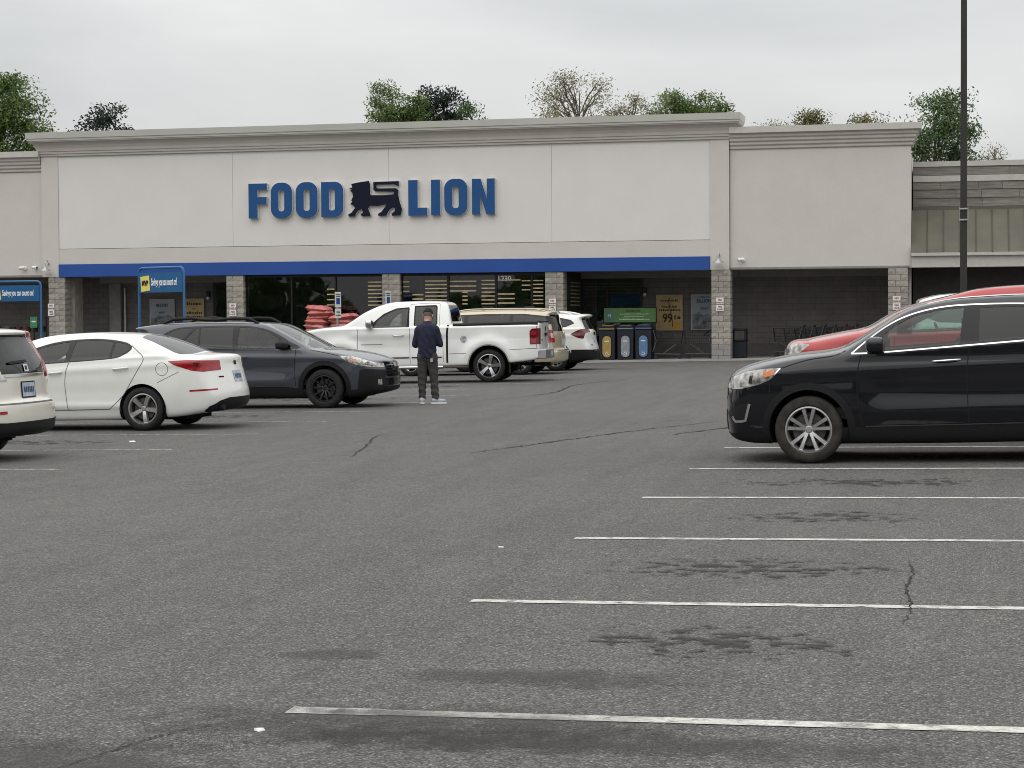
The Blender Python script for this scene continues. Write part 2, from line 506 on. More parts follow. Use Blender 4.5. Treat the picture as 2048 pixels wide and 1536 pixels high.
class Car:
    def __init__(s, name, label, cat, outline, hw, loc, heading, paint, belt=(1.0, 0.0), tumble=(0.36, 0.25), inset=0.02,
                 planf=(0.3, 0.16), planr=(-3.0, 0.10), bow=(0.16, 0.10), crown=0.035, r=0.16, cell=0.025, group=None,
                 flare=None, wf=0.0, wr=-2.75, wheel_r=0.36, tuck=0.07, bed=None, seam=None, crease=()):
        s.name = name; s.hw = hw; s.belt = belt; s.wf, s.wr, s.R = wf, wr, wheel_r
        s.paint = paint; s.seam = seam or SEAM
        P = spline(outline, 5)
        s.x0, s.x1 = P[:, 0].min(), P[:, 0].max(); s.z0, s.z1 = P[:, 1].min(), P[:, 1].max()
        g = 0.02
        s.gx = np.arange(s.x0 - 0.5, s.x1 + 0.5, g); s.gzz = np.arange(s.z0 - 0.4, s.z1 + 0.4, g)
        GX, GZ = np.meshgrid(s.gx, s.gzz, indexing='ij')
        D = sdpoly(np.stack([GX.ravel(), GZ.ravel()], 1), P).reshape(GX.shape)
        for _ in range(2):
            D[1:-1, 1:-1] = (D[1:-1, 1:-1] * 2 + D[:-2, 1:-1] + D[2:, 1:-1] + D[1:-1, :-2] + D[1:-1, 2:]) / 6
        s.D = D; s.g = g
        s.tumble, s.inset, s.planf, s.planr, s.bow, s.crown, s.r, s.tuck = tumble, inset, planf, planr, bow, crown, r, tuck
        s.flare = flare; s.bed = bed; s.crease = crease
        s.root = empty(name, (loc[0], loc[1], gz(loc[0], loc[1])), heading, label, cat, group, tilt=True)
        pad = 0.12
        k = int((hw + pad) / cell) + 0.5
        s.S = surface_nets(s.F, (s.x0 - pad, -k * cell, s.z0 - pad), (s.x1 + pad, k * cell - 1e-6, s.z1 + pad), cell, sym=True)
    def side2d(s, x, z):
        u = np.clip((x - s.gx[0]) / s.g, 0, len(s.gx) - 1.001); v = np.clip((z - s.gzz[0]) / s.g, 0, len(s.gzz) - 1.001)
        i = u.astype(int); j = v.astype(int); a = u - i; b = v - j; D = s.D
        return D[i, j] * (1 - a) * (1 - b) + D[i + 1, j] * a * (1 - b) + D[i, j + 1] * (1 - a) * b + D[i + 1, j + 1] * a * b
    def width(s, x, z):
        zb = s.belt[0] + s.belt[1] * x
        h = np.maximum(z - zb, 0)
        w = s.hw - s.inset * sstep(-0.02, 0.05, z - zb) - s.tumble[0] * h - s.tumble[1] * h * h
        zm = 0.68
        w -= s.tuck * np.clip((zm - z) / 0.45, 0, 1.4) ** 2 + 0.02 * np.clip((z - zm) / 0.4, 0, 1) ** 2
        xf, af = s.planf; xr, ar = s.planr
        w -= af * np.clip((x - xf) / (s.x1 - xf), 0, 1.2) ** 2.4
        w -= ar * np.clip((xr - x) / (xr - s.x0), 0, 1.2) ** 2.4
        for (cx0, cx1, cz, amp, wd, sl) in s.crease:
            q = (z - cz - sl * x) / wd
            w += amp * np.exp(-q * q) * sstep(cx0 - 0.15, cx0 + 0.15, x) * (1 - sstep(cx1 - 0.15, cx1 + 0.15, x))
        if s.flare:
            for xw in (s.wf, s.wr):
                d = np.sqrt((x - xw) ** 2 + (z - s.R) ** 2)
                w += s.flare[0] * np.exp(-((d - s.flare[1]) / s.flare[2]) ** 2)
        return w
    def F(s, P):
        x, y, z = P[:, 0], np.abs(P[:, 1]), P[:, 2]
        q = (y / s.hw) ** 2
        mid = 0.5 * (s.x0 + s.x1)
        xs = x + s.bow[0] * q * sstep(mid, s.x1 - 0.5, x) - s.bow[1] * q * (1 - sstep(s.x0 + 0.5, mid, x))
        d = s.side2d(xs, z + s.crown * q)
        d = smax(d, (y - s.width(x, z)) * 0.93, s.r)
        if s.bed:
            bx0, bx1, bz, bw = s.bed
            b = np.maximum(np.maximum(bx0 - x, x - bx1), np.maximum(bz - z, y - bw))
            d = smax(d, -b, 0.03)
        return d
    # surface look-ups
    def scan(s, base, axis, start, stop, n=72):
        """first hit of the skin along an axis, from start to stop"""
        base = np.asarray(base, float); m = len(base)
        t = np.linspace(start, stop, n)
        P = np.repeat(base, n, 0); P[:, axis] = np.tile(t, m)
        d = s.F(P).reshape(m, n) < 0
        k = np.where(d.any(1), d.argmax(1), n - 1); k = np.maximum(k, 1)
        a, b = t[k - 1].copy(), t[k].copy()
        for _ in range(9):
            c = (a + b) / 2; base[:, axis] = c
            i = s.F(base) < 0
            b = np.where(i, c, b); a = np.where(i, a, c)
        return (a + b) / 2
    def yat(s, x, z):
        x, z = np.broadcast_arrays(np.atleast_1d(np.asarray(x, float)), np.atleast_1d(np.asarray(z, float)))
        return s.scan(np.stack([x, 0 * x, z], 1), 1, s.hw + 0.2, 0.0, 40)
    def zat(s, x, y):
        x, y = np.broadcast_arrays(np.atleast_1d(np.asarray(x, float)), np.atleast_1d(np.asarray(y, float)))
        return s.scan(np.stack([x, y, 0 * x], 1), 2, s.z1 + 0.1, s.z0)
    def xat(s, y, z, front):
        y, z = np.broadcast_arrays(np.atleast_1d(np.asarray(y, float)), np.atleast_1d(np.asarray(z, float)))
        mid = 0.5 * (s.x0 + s.x1)
        return s.scan(np.stack([0 * y, y, z], 1), 0, s.x1 + 0.1 if front else s.x0 - 0.1, mid)
    # cutting regions out of the skin
    def field(s, S, proj, poly, lim):
        V = S[0]; poly = np.asarray(poly, float)
        ax = {'L': (0, 2), 'R': (0, 2), 'B': (1, 2), 'F': (1, 2), 'T': (0, 1)}[proj]
        if proj in 'LR':
            c = (lim if lim is not None else 0.32) - (1 if proj == 'L' else -1) * V[:, 1]
        elif proj == 'B':
            c = V[:, 0] - (lim if lim is not None else s.wr)
        elif proj == 'F':
            c = (lim if lim is not None else s.wf) - V[:, 0]
        else:
            c = (lim if lim is not None else 0.8) - V[:, 2]
        Q = V[:, ax]
        lo, hi = poly.min(0) - 0.08, poly.max(0) + 0.08
        m = (c < 0.08) & (Q >= lo).all(1) & (Q <= hi).all(1)
        out = np.full(len(V), 0.08)
        if m.any():
            out[m] = np.maximum(sdpoly(Q[m], poly), c[m])
        return out
    def take(s, proj, poly, lim=None):
        a, s.S = split_surf(s.S, s.field(s.S, proj, np.asarray(poly, float), lim))
        return a
    def put(s, name, surf, mat, parent=None, lift=0.0):
        if len(surf[1]) == 0: return None
        V = surf[0] + surf[2] * lift
        return link(name, np_mesh(name, V, surf[1], surf[2]), mat, parent or s.root)
    def cut(s, name, mat, proj, poly, lim=None, lift=0.0, smooth=0, parent=None):
        if smooth: poly = spline(poly, smooth)
        out = []
        for p in (('L', 'R') if proj == 'S' else (proj,)):
            out.append(s.put(name, s.take(p, poly, lim), mat, parent, lift))
        return out
    def windows(s, dlo, panes, frame=TRIM_GLOSS, smooth=4):
        """daylight opening in gloss black with glass panes set in it"""
        for p in 'LR':
            w = s.take(p, spline(dlo, smooth) if smooth else dlo, 0.30)
            for poly, mat in panes:
                f = s.field(w, p, np.asarray(poly, float), 0.30)
                g, w = split_surf(w, f)
                s.put('side_window', g, mat, None, -0.004)
            s.put('window_surround', w, frame)
    def strip(s, name, pts, width, mat, sides='LR', lift=0.002, smooth=0, parent=None, step=0.035):
        """narrow band that follows the side skin along a polyline in (x, z)"""
        P = np.asarray(pts, float)
        if smooth: P = spline(P, smooth, closed=False)
        L = np.concatenate([[0], np.cumsum(np.linalg.norm(np.diff(P, axis=0), axis=1))])
        t = np.linspace(0, L[-1], max(2, int(L[-1] / step) + 1))
        Q = np.stack([np.interp(t, L, P[:, 0]), np.interp(t, L, P[:, 1])], 1)
        T = np.gradient(Q, axis=0); T /= np.maximum(np.linalg.norm(T, axis=1), 1e-9)[:, None]
        Nn = np.stack([-T[:, 1], T[:, 0]], 1) * width / 2
        A, B = Q + Nn, Q - Nn
        ya, yb = s.yat(A[:, 0], A[:, 1]) + lift, s.yat(B[:, 0], B[:, 1]) + lift
        obs = []
        for sd in sides:
            sg = 1 if sd == 'L' else -1
            V = np.concatenate([np.stack([A[:, 0], sg * ya, A[:, 1]], 1), np.stack([B[:, 0], sg * yb, B[:, 1]], 1)])
            n = len(Q)
            Fq = [(i, i + 1, n + i + 1, n + i) for i in range(n - 1)]
            if sg < 0: Fq = [f[::-1] for f in Fq]
            obs.append(link(name, mesh(name, V, Fq, True), mat, parent or s.root))
        return obs
    def patch(s, name, proj, c, size, mat, lift=0.006, n=(5, 3), thick=0.006, rot=0.0):
        """flat plate laid on the skin: number plates, badges, lamps"""
        us = np.linspace(-size[0] / 2, size[0] / 2, n[0]); vs_ = np.linspace(-size[1] / 2, size[1] / 2, n[1])
        U, W = np.meshgrid(us, vs_, indexing='ij'); U, W = U.ravel(), W.ravel()
        U2 = U * math.cos(rot) - W * math.sin(rot); W2 = U * math.sin(rot) + W * math.cos(rot)
        a, b = c[0] + U2, c[1] + W2
        if proj in 'BF':
            x = s.xat(a, b, proj == 'F') + (lift if proj == 'F' else -lift)
            V = np.stack([x, a, b], 1)
        else:
            sg = 1 if proj == 'L' else -1
            V = np.stack([a, sg * (s.yat(a, b) + lift), b], 1)
        Fq = [(i * n[1] + j, (i + 1) * n[1] + j, (i + 1) * n[1] + j + 1, i * n[1] + j + 1) for i in range(n[0] - 1) for j in range(n[1] - 1)]
        return link(name, mesh(name, V, Fq, True), mat, s.root)
    def arches(s, ra, clad=None, cladmat=None, drop=0.0, xs=None):
        """wheel openings with liners; optional cladding ring"""
        for xw in (xs or (s.wf, s.wr)):
            cz = s.R + 0.01
            hole = circle(xw, cz, ra, 48)
            hole = [(a, b) for a, b in hole if b > cz - 0.05]
            hole = [(xw - ra, cz - 1)] + sorted(hole, key=lambda p: p[0]) + [(xw + ra, cz - 1)]
            for p in 'LR':
                if clad:
                    ring = circle(xw, cz, ra + clad, 48)
                    ring = [(xw - ra - clad, cz - 1)] + sorted([q for q in ring if q[1] > cz - 0.05], key=lambda q: q[0]) + [(xw + ra + clad, cz - 1)]
                    a = s.take(p, ring, s.hw - 0.42)
                    a = split_surf(a, s.field(a, p, np.asarray(hole), s.hw - 0.42))[1]
                    s.put('wheel_arch_trim', a, cladmat or BLACK_PL, None, 0.006)
                else:
                    s.take(p, hole, s.hw - 0.42)
                sg = 1 if p == 'L' else -1
                m = MB(); n = 20; y1 = sg * (float(s.yat(xw, cz + ra + 0.02)[0]) - 0.012); y0 = sg * (s.hw - 0.42)
                pts = [(xw + (ra + 0.004) * math.cos(math.pi * (1.12 - 1.24 * i / n)), cz + (ra + 0.004) * math.sin(math.pi * (1.12 - 1.24 * i / n))) for i in range(n + 1)]
                for i in range(n):
                    (xa, za), (xb, zb) = pts[i], pts[i + 1]
                    m.quad((xa, y0, za), (xb, y0, zb), (xb, y1, zb), (xa, y1, za))
                k = len(m.v); m.v += [(a, y0, b) for a, b in pts]; m.f.append(tuple(range(k, k + n + 1)))
                link('wheel_well', m.me('wheel_well'), UNDER, s.root)
    def body(s, name='body', under=True):
        s.put(name, s.S, s.paint)
        box('underbody', s.wr - 0.55, s.wf + 0.55, -s.hw + 0.43, s.hw - 0.43, s.z0 - 0.03, s.z0 + 0.22, UNDER, s.root)
    def wheels(s, width=0.225, rim=0.225, style='five', alloy=ALLOY, rubber=RUBBER, inset=0.015, track=None, spin=0.3):
        R = s.R; w = width
        t = MB().lathe([(rim, -w * .42), (rim + .02, -w * .5), (R - .055, -w * .52), (R - .018, -w * .44), (R - .004, -w * .34), (R, 0), (R - .004, w * .34), (R - .018, w * .44), (R - .055, w * .52), (rim + .02, w * .5), (rim + .004, w * .42), (rim - .004, w * .40), (rim - .01, -w * .4)], 48, closed=True)
        tm = t.me('tyre', True); tm.materials.append(rubber)
        a = MB().lathe([(rim + .004, w * .43), (rim - .012, w * .44), (rim - .022, w * .36), (rim - .03, w * .1), (rim - .03, -w * .38)], 48)
        hub = rim * 0.19
        def spoke(an, w0, w1, r0=hub * .7, r1=rim - .012, y0=w * .24, y1=w * .36, skew=0.0):
            ca, sa = math.cos(an), math.sin(an)
            n = len(a.v)
            for r_, ww, yy in ((r0, w0, y0), ((r0 + r1) / 2, (w0 + w1) / 2 * .92, (y0 + y1) / 2 + .012), (r1, w1, y1)):
                k = skew * (r_ - r0) / (r1 - r0)
                for dx, dy in ((-.5, -.035), (-.36, 0.0), (.36, 0.0), (.5, -.035)):
                    tx = dx * ww + k
                    a.v.append((r_ * ca - tx * sa, yy + dy, r_ * sa + tx * ca))
            for i in (0, 1):
                for j in range(3):
                    b = n + i * 4 + j
                    a.f.append((b, b + 1, b + 5, b + 4))
                a.f.append((n + i * 4, n + i * 4 + 4, n + i * 4 + 7, n + i * 4 + 3))
        if style == 'five':
            for i in range(5): spoke(spin + i * 2 * math.pi / 5, rim * .34, rim * .40)
        elif style == 'twin':
            for i in range(5):
                for sg in (-1, 1):
                    spoke(spin + i * 2 * math.pi / 5 + sg * .13, rim * .17, rim * .22, skew=sg * rim * .11)
        elif style == 'ten':
            for i in range(10): spoke(spin + i * 2 * math.pi / 10, rim * .15, rim * .20)
        elif style == 'flow':
            for i in range(5): spoke(spin + i * 2 * math.pi / 5, rim * .30, rim * .50)
        a.lathe([(.001, w * .275), (hub * .62, w * .275), (hub * .68, w * .255), (hub * 1.3, w * .235), (hub * 1.4, w * .1)], 24)
        am = a.me('rim', True); am.materials.append(alloy)
        l = MB()
        for i in range(5):
            an = spin + (i + .5) * 2 * math.pi / 5
            l.lathe([(.012, w * .2), (.012, w * .285), (.001, w * .29)], 8, c=(hub * 1.25 * math.cos(an), 0, hub * 1.25 * math.sin(an)))
        lm = l.me('lug_nut', True); lm.materials.append(BRAKE)
        dm = MB().lathe([(.02, w * .02), (rim * .72, w * .02), (rim * .72, -w * .1), (.02, -w * .1)], 32).me('brake_disc', True); dm.materials.append(BRAKE)
        bm_ = MB().lathe([(.01, -w * .2), (rim - .02, -w * .2)], 24).me('wheel_back', True); bm_.materials.append(UNDER)
        tr = track if track is not None else s.hw - w / 2 - inset
        for xw in (s.wf, s.wr):
            for sg in (1, -1):
                e = bpy.data.objects.new('wheel', None); COL.objects.link(e); e.parent = s.root
                e.location = (xw, sg * tr, R)
                e.rotation_euler = (0, 0.4 * xw, 0 if sg > 0 else math.pi)
                for nm, me in (('tyre', tm), ('rim', am), ('lug_nuts', lm), ('brake_disc', dm), ('wheel_back', bm_)):
                    link(nm, me, None, e)
    def handle(s, x0, x1, z0, z1, mat, sides='LR', h=0.028):
        for sd in sides:
            sg = 1 if sd == 'L' else -1
            n = 9; m = MB(); t = np.linspace(0, 1, n)
            X = x0 + (x1 - x0) * t; Z = z0 + (z1 - z0) * t
            Yh = sg * (s.yat(X, Z) + 0.004 + 0.034 * np.sqrt(np.maximum(np.sin(math.pi * t), 0)))
            pts = list(zip(X.tolist(), Yh.tolist(), Z.tolist()))
            m.tube(pts, [h * .35] + [h * .5] * (n - 2) + [h * .35], 8)
            m.build('door_handle', mat, s.root, True)
    def mirror(s, x, z, size, mat, out=0.16, capmat=None, sides='LR'):
        """door mirror: shell, glass side and foot"""
        for sd in sides:
            sg = 1 if sd == 'L' else -1
            y = float(s.yat(x, z)[0])
            a, b, c = size
            def Fm(P, cx=x, cy=sg * (y + out), cz=z):
                q = np.abs((P - np.array([cx, cy, cz])) / np.array([a, b, c]))
                q3 = (q ** 3).sum(1) ** (1 / 3.0)
                d = (q3 - 1) * min(a, b, c)
                return smax(d, cx - a * .72 - P[:, 0], 0.02)
            S = surface_nets(Fm, (x - a - .05, sg * (y + out) - b - .05, z - c - .05), (x + a + .05, sg * (y + out) + b + .05, z + c + .05), 0.014)
            o = link('door_mirror', np_mesh('door_mirror', *S), mat, s.root)
            f = MB().tube([(x + .02, sg * (y - .02), z - c * .75), (x + .01, sg * (y + out * .45), z - c * .7), (x, sg * (y + out), z - c * .5)], [.035, .03, .03], 8)
            f.build('mirror_foot', BLACK_PL, o, True)
            if capmat:
                MB().box(x - a * .80, x - a * .73, sg * (y + out) - b * .8, sg * (y + out) + b * .8, z - c * .7, z + c * .7).build('mirror_glass', capmat, o)
    def interior(s, xs, zseat, mat=CABIN, yoff=0.38, wheel_x=None):
        for i, x in enumerate(xs):
            for y in ((-yoff, yoff) if i == 0 else (-yoff, 0, yoff)):
                m = MB()
                m.box(x - .05, x + .45, y - .24, y + .24, zseat - .12, zseat + .04)
                k = len(m.v)
                m.v += [(x - .04, y - .24, zseat), (x + .10, y - .24, zseat), (x + .10, y + .24, zseat), (x - .04, y + .24, zseat),
                        (x - .22, y - .19, zseat + .58), (x - .10, y - .19, zseat + .58), (x - .10, y + .19, zseat + .58), (x - .22, y + .19, zseat + .58)]
                m.f += [(k, k + 3, k + 2, k + 1), (k + 4, k + 5, k + 6, k + 7), (k, k + 1, k + 5, k + 4), (k + 1, k + 2, k + 6, k + 5), (k + 2, k + 3, k + 7, k + 6), (k + 3, k, k + 4, k + 7)]
                m.box(x - .25, x - .15, y - .12, y + .12, zseat + .62, zseat + .80)
                m.build('seat', mat, s.root, bevel=0.025)
        zb = s.belt[0]
        wx = wheel_x if wheel_x is not None else xs[0] + .55
        MB().box(wx + .22, wx + .75, -s.hw + .16, s.hw - .16, zb - .35, zb - .06).build('dashboard', mat, s.root, bevel=0.04)
        box('cabin_floor', xs[-1] - .3, wx + .7, -s.hw + .12, s.hw - .12, zseat - .25, zseat - .13, mat, s.root)
        m = MB(); n = 24
        pts = [(wx + .12 + .07 * math.sin(2 * math.pi * i / n), .38 + .185 * math.cos(2 * math.pi * i / n), zb - .03 + .17 * math.sin(2 * math.pi * i / n)) for i in range(n + 1)]
        m.tube(pts, .016, 6, caps=False)
        m.tube([(wx + .16, .20, zb - .03), (wx + .16, .56, zb - .03)], .022, 6)
        m.tube([(wx + .16, .38, zb - .03), (wx + .36, .38, zb - .14)], .03, 6)
        m.build('steering_wheel', CABIN, s.root, True)
    def gap(s, pts, smooth=3, w=0.011, sides='LR'):
        return s.strip('door_gap', pts, w, s.seam, sides, 0.0015, smooth)
    def roof_rail(s, x0, x1, y, mat, h=0.05, th=0.018):
        for sg in (1, -1):
            t = np.linspace(0, 1, 15); X = x0 + (x1 - x0) * t
            Z = s.zat(X, y) + h * np.minimum(1, np.minimum(t, 1 - t) * 9)
            pts = [(a, sg * y, b) for a, b in zip(X.tolist(), Z.tolist())]
            MB().tube(pts, th, 8).build('roof_rail', mat, s.root, True)
# ------------------------------------------------------------------ car park
def asphalt_mat():
    m = bpy.data.materials.new('asphalt'); m.use_nodes = True; MATS['asphalt'] = m
    nt = m.node_tree; b = nt.nodes['Principled BSDF']
    b.inputs['Roughness'].default_value = 0.86
    b.inputs['Specular IOR Level'].default_value = 0.35
    N = nt.nodes.new; L = nt.links.new
    tc = N('ShaderNodeTexCoord'); src = tc.outputs['Object']
    def noise(sc, det=4.0, rough=0.55):
        n = N('ShaderNodeTexNoise'); n.inputs['Scale'].default_value = sc; n.inputs['Detail'].default_value = det; n.inputs['Roughness'].default_value = rough
        L(src, n.inputs['Vector']); return n.outputs['Fac']
    def ramp(fac, stops):
        r = N('ShaderNodeValToRGB'); e = r.color_ramp.elements
        e[0].position, e[0].color = stops[0][0], (*stops[0][1], 1)
        e[1].position, e[1].color = stops[-1][0], (*stops[-1][1], 1)
        for p, c in stops[1:-1]:
            k = e.new(p); k.color = (*c, 1)
        L(fac, r.inputs[0]); return r.outputs[0]
    def mix(mode, f, a, c):
        x = N('ShaderNodeMix'); x.data_type = 'RGBA'; x.blend_type = mode
        if isinstance(f, float): x.inputs[0].default_value = f
        else: L(f, x.inputs[0])
        L(a, x.inputs[6])
        if isinstance(c, tuple): x.inputs[7].default_value = (*c, 1)
        else: L(c, x.inputs[7])
        return x.outputs[2]
    v = N('ShaderNodeTexVoronoi'); v.inputs['Scale'].default_value = 85.0; L(src, v.inputs['Vector'])
    sp = N('ShaderNodeSeparateColor'); L(v.outputs['Color'], sp.inputs[0])
    stone = ramp(sp.outputs[0], [(0.0, (.074, .071, .067)), (.45, (.126, .121, .114)), (.82, (.166, .159, .151)), (.96, (.225, .217, .205)), (1.0, (.31, .298, .282))])
    gap_ = ramp(v.outputs['Distance'], [(.30, (1, 1, 1)), (.66, (.38, .38, .38))])
    col = mix('MULTIPLY', .9, stone, gap_)
    n_med = ramp(noise(2.2, 6, .65), [(.30, (.91, .91, .91)), (.70, (1.07, 1.07, 1.07))])
    col = mix('MULTIPLY', 1.0, col, n_med)
    n_big = ramp(noise(.16, 5, .6), [(.32, (.90, .90, .90)), (.68, (1.08, 1.08, 1.07))])
    col = mix('MULTIPLY', 1.0, col, n_big)
    # faint long scuffs running with the aisle
    mp = N('ShaderNodeMapping'); mp.inputs['Scale'].default_value = (1.3, .10, 1); mp.inputs['Rotation'].default_value = (0, 0, .12); L(src, mp.inputs['Vector'])
    n5 = N('ShaderNodeTexNoise'); n5.inputs['Scale'].default_value = 2.5; n5.inputs['Detail'].default_value = 5; L(mp.outputs[0], n5.inputs['Vector'])
    col = mix('MULTIPLY', 1.0, col, ramp(n5.outputs['Fac'], [(.34, (.90, .90, .90)), (.55, (1.02, 1.02, 1.02))]))
    L(col, b.inputs['Base Color'])
    bp = N('ShaderNodeBump'); bp.inputs['Strength'].default_value = .55; bp.inputs['Distance'].default_value = .006; bp.invert = True
    L(v.outputs['Distance'], bp.inputs['Height'])
    bp2 = N('ShaderNodeBump'); bp2.inputs['Strength'].default_value = .25; bp2.inputs['Distance'].default_value = .03
    L(noise(9, 5), bp2.inputs['Height']); L(bp.outputs[0], bp2.inputs['Normal'])
    L(bp2.outputs[0], b.inputs['Normal'])
    return m
M_ASPH = asphalt_mat()
def lot_quad(m, x0, x1, y0, y1, dz):
    m.quad((x0, y0, gz(x0, y0) + dz), (x1, y0, gz(x1, y0) + dz), (x1, y1, gz(x1, y1) + dz), (x0, y1, gz(x0, y1) + dz))
g = MB(); lot_quad(g, -260, 260, -160, 420, 0)
LOT = g.build('parking_lot', M_ASPH); tag(LOT, 'grey asphalt parking lot with white stall lines', kind='structure')

def worn(name, col, lo, hi, scale, rough=.75, edge=False, stretch=(1, 1, 1), fall=.55, top=1.0):
    """sheet whose cover is broken up by noise, so that the ground shows through"""
    m = bpy.data.materials.new(name); m.use_nodes = True; MATS[name] = m
    nt = m.node_tree; b = nt.nodes['Principled BSDF']; N = nt.nodes.new; L = nt.links.new
    b.inputs['Roughness'].default_value = rough
    tc = N('ShaderNodeTexCoord'); mp = N('ShaderNodeMapping'); mp.inputs['Scale'].default_value = stretch
    L(tc.outputs['Object'], mp.inputs['Vector'])
    n = N('ShaderNodeTexNoise'); n.inputs['Scale'].default_value = scale; n.inputs['Detail'].default_value = 7; n.inputs['Roughness'].default_value = .68
    L(mp.outputs[0], n.inputs['Vector'])
    f = n.outputs['Fac']
    if edge:        # fades out towards the rim of its own sheet
        sx = N('ShaderNodeSeparateXYZ'); L(tc.outputs['Generated'], sx.inputs[0])
        def bell(o):
            a = N('ShaderNodeMath'); a.operation = 'SUBTRACT'; L(o, a.inputs[0]); a.inputs[1].default_value = .5
            q = N('ShaderNodeMath'); q.operation = 'MULTIPLY'; L(a.outputs[0], q.inputs[0]); L(a.outputs[0], q.inputs[1])
            return q.outputs[0]
        s_ = N('ShaderNodeMath'); s_.operation = 'ADD'; L(bell(sx.outputs[0]), s_.inputs[0]); L(bell(sx.outputs[1]), s_.inputs[1])
        e_ = N('ShaderNodeMath'); e_.operation = 'MULTIPLY_ADD'; L(s_.outputs[0], e_.inputs[0]); e_.inputs[1].default_value = -fall; L(f, e_.inputs[2])
        f = e_.outputs[0]
    r = N('ShaderNodeMapRange'); r.inputs['From Min'].default_value = lo; r.inputs['From Max'].default_value = hi; r.inputs['To Max'].default_value = top; L(f, r.inputs['Value'])
    n2 = N('ShaderNodeTexNoise'); n2.inputs['Scale'].default_value = 55; n2.inputs['Detail'].default_value = 3; L(tc.outputs['Object'], n2.inputs['Vector'])
    cr = N('ShaderNodeValToRGB'); cr.color_ramp.elements[0].color = (*[c * .78 for c in col], 1); cr.color_ramp.elements[1].color = (*[min(1, c * 1.15) for c in col], 1)
    cr.color_ramp.elements[0].position = .3; cr.color_ramp.elements[1].position = .7
    L(n2.outputs['Fac'], cr.inputs[0]); L(cr.outputs[0], b.inputs['Base Color'])
    tr = N('ShaderNodeBsdfTransparent'); mx = N('ShaderNodeMixShader'); out = nt.nodes['Material Output']
    L(r.outputs[0], mx.inputs[0]); L(tr.outputs[0], mx.inputs[1]); L(b.outputs[0], mx.inputs[2]); L(mx.outputs[0], out.inputs[0])
    return m
M_LINE = worn('worn_white_paint', (.50, .49, .45), .30, .52, 9.0)
M_LINE3 = worn('faded_white_paint', (.40, .39, .36), .36, .62, 7.0)
M_LINE2 = worn('fresh_white_paint', (.66, .65, .62), .18, .40, 9.0)
M_STAIN = worn('oil_stain', (.016, .0155, .015), .475, .545, 9.0, .8, True, (.75, 1.0, 1), .45, .74)
M_SMEAR = worn('damp_smear', (.058, .054, .050), .24, .56, 4.5, .85, True, (1, 1, 1), 1.7, .62)
M_CRACK = pm('crack', (.022, .021, .020), .95)
def line(x0, x1, y, w=.105, mat=M_LINE):
    m = MB(); n = 8
    for i in range(n):
        a = x0 + (x1 - x0) * i / n; c = x0 + (x1 - x0) * (i + 1) / n
        lot_quad(m, a, c, y - w / 2, y + w / 2, .004)
    o = m.build('painted_line', mat, LOT); return o
for i in range(0, 17):
    line(-2.73, 2.85, 7.66 + 3.097 * i)
line(-2.735, -2.33, 7.66, .125, M_LINE2)
for i in range(-4, 13):
    line(-15.5, -9.86, 20.08 + 3.145 * i, .10, M_LINE3)
def flat(name, pts, mat, dz):
    m = MB(); m.v = [(x, y, gz(x, y) + dz) for x, y in pts]; m.f = [tuple(range(len(pts)))]
    return m.build(name, mat, LOT)
rs = random.Random(3)
for (x0, x1, y0, y1) in ((-2.2, .5, 18.0, 18.95), (-1.9, -.1, 14.9, 15.85), (-2.3, -.2, 11.75, 12.85), (-1.95, -.4, 9.05, 10.1), (-1.5, 1.0, 21.2, 22.1), (-14.5, -11.2, 24.1, 25.4), (-14.2, -11.2, 30.6, 31.9), (-14.0, -10.6, 36.9, 38.2), (-13.5, -10.8, 43.3, 44.4), (-13.5, -10.9, 49.5, 50.8)):
    flat('oil_stain', [(x0, y0), (x1, y0), (x1, y1), (x0, y1)], M_STAIN, .006)
for (x0, x1, y0, y1) in ((-3.35, -2.6, 8.75, 9.2), (-3.7, -.6, 6.8, 8.0), (-2.7, -.9, 8.2, 8.8), (-4.8, -2.2, 6.0, 7.2), (-3.0, .4, 6.9, 7.5)):
    flat('damp_smear', [(x0, y0), (x1, y0), (x1, y1), (x0, y1)], M_SMEAR, .005)
def crack(pts, w):
    P = spline(pts, 14, closed=False); m = MB(); rr = random.Random(len(pts) * 7 + int(abs(pts[0][0]) * 50))
    n = len(P); L_, R_ = [], []
    for i in range(n):
        t = P[min(i + 1, n - 1)] - P[max(i - 1, 0)]; t = t / max(np.linalg.norm(t), 1e-6)
        nn = np.array((-t[1], t[0])); c = P[i] + nn * rr.uniform(-1, 1) * w * .7
        hw = w * rr.uniform(.15, .6) * (0.3 + 0.7 * math.sin(math.pi * (i + .5) / n))
        L_.append(c + nn * hw); R_.append(c - nn * hw)
    for i in range(n - 1):
        q = [L_[i], L_[i + 1], R_[i + 1], R_[i]]
        m.quad(*[(float(a[0]), float(a[1]), gz(a[0], a[1]) + .0055) for a in q])
    m.build('crack', M_CRACK, LOT)
crack([(-3.3, 6.2), (-3.22, 6.57), (-3.14, 6.9), (-3.07, 7.14), (-2.94, 7.34), (-2.80, 7.47)], .012)
crack([(-5.69, 22.4), (-5.34, 23.56), (-4.91, 24.93), (-4.23, 27.0), (-3.39, 28.85)], .05)
crack([(-7.01, 21.82), (-7.35, 23.51), (-7.82, 25.48), (-7.86, 26.23)], .03)
crack([(-.27, 10.15), (-.25, 10.8), (-.29, 11.42), (-.27, 12.1), (-.31, 12.78)], .016)
crack([(-3.75, 25.64), (-3.13, 27.22), (-2.91, 27.79)], .06)
crack([(-9.0, 36.5), (-8.3, 39.5), (-8.6, 44.0), (-7.9, 48.0)], .05)
M_LIT = pm('litter_paper', (.72, .71, .68), .8)
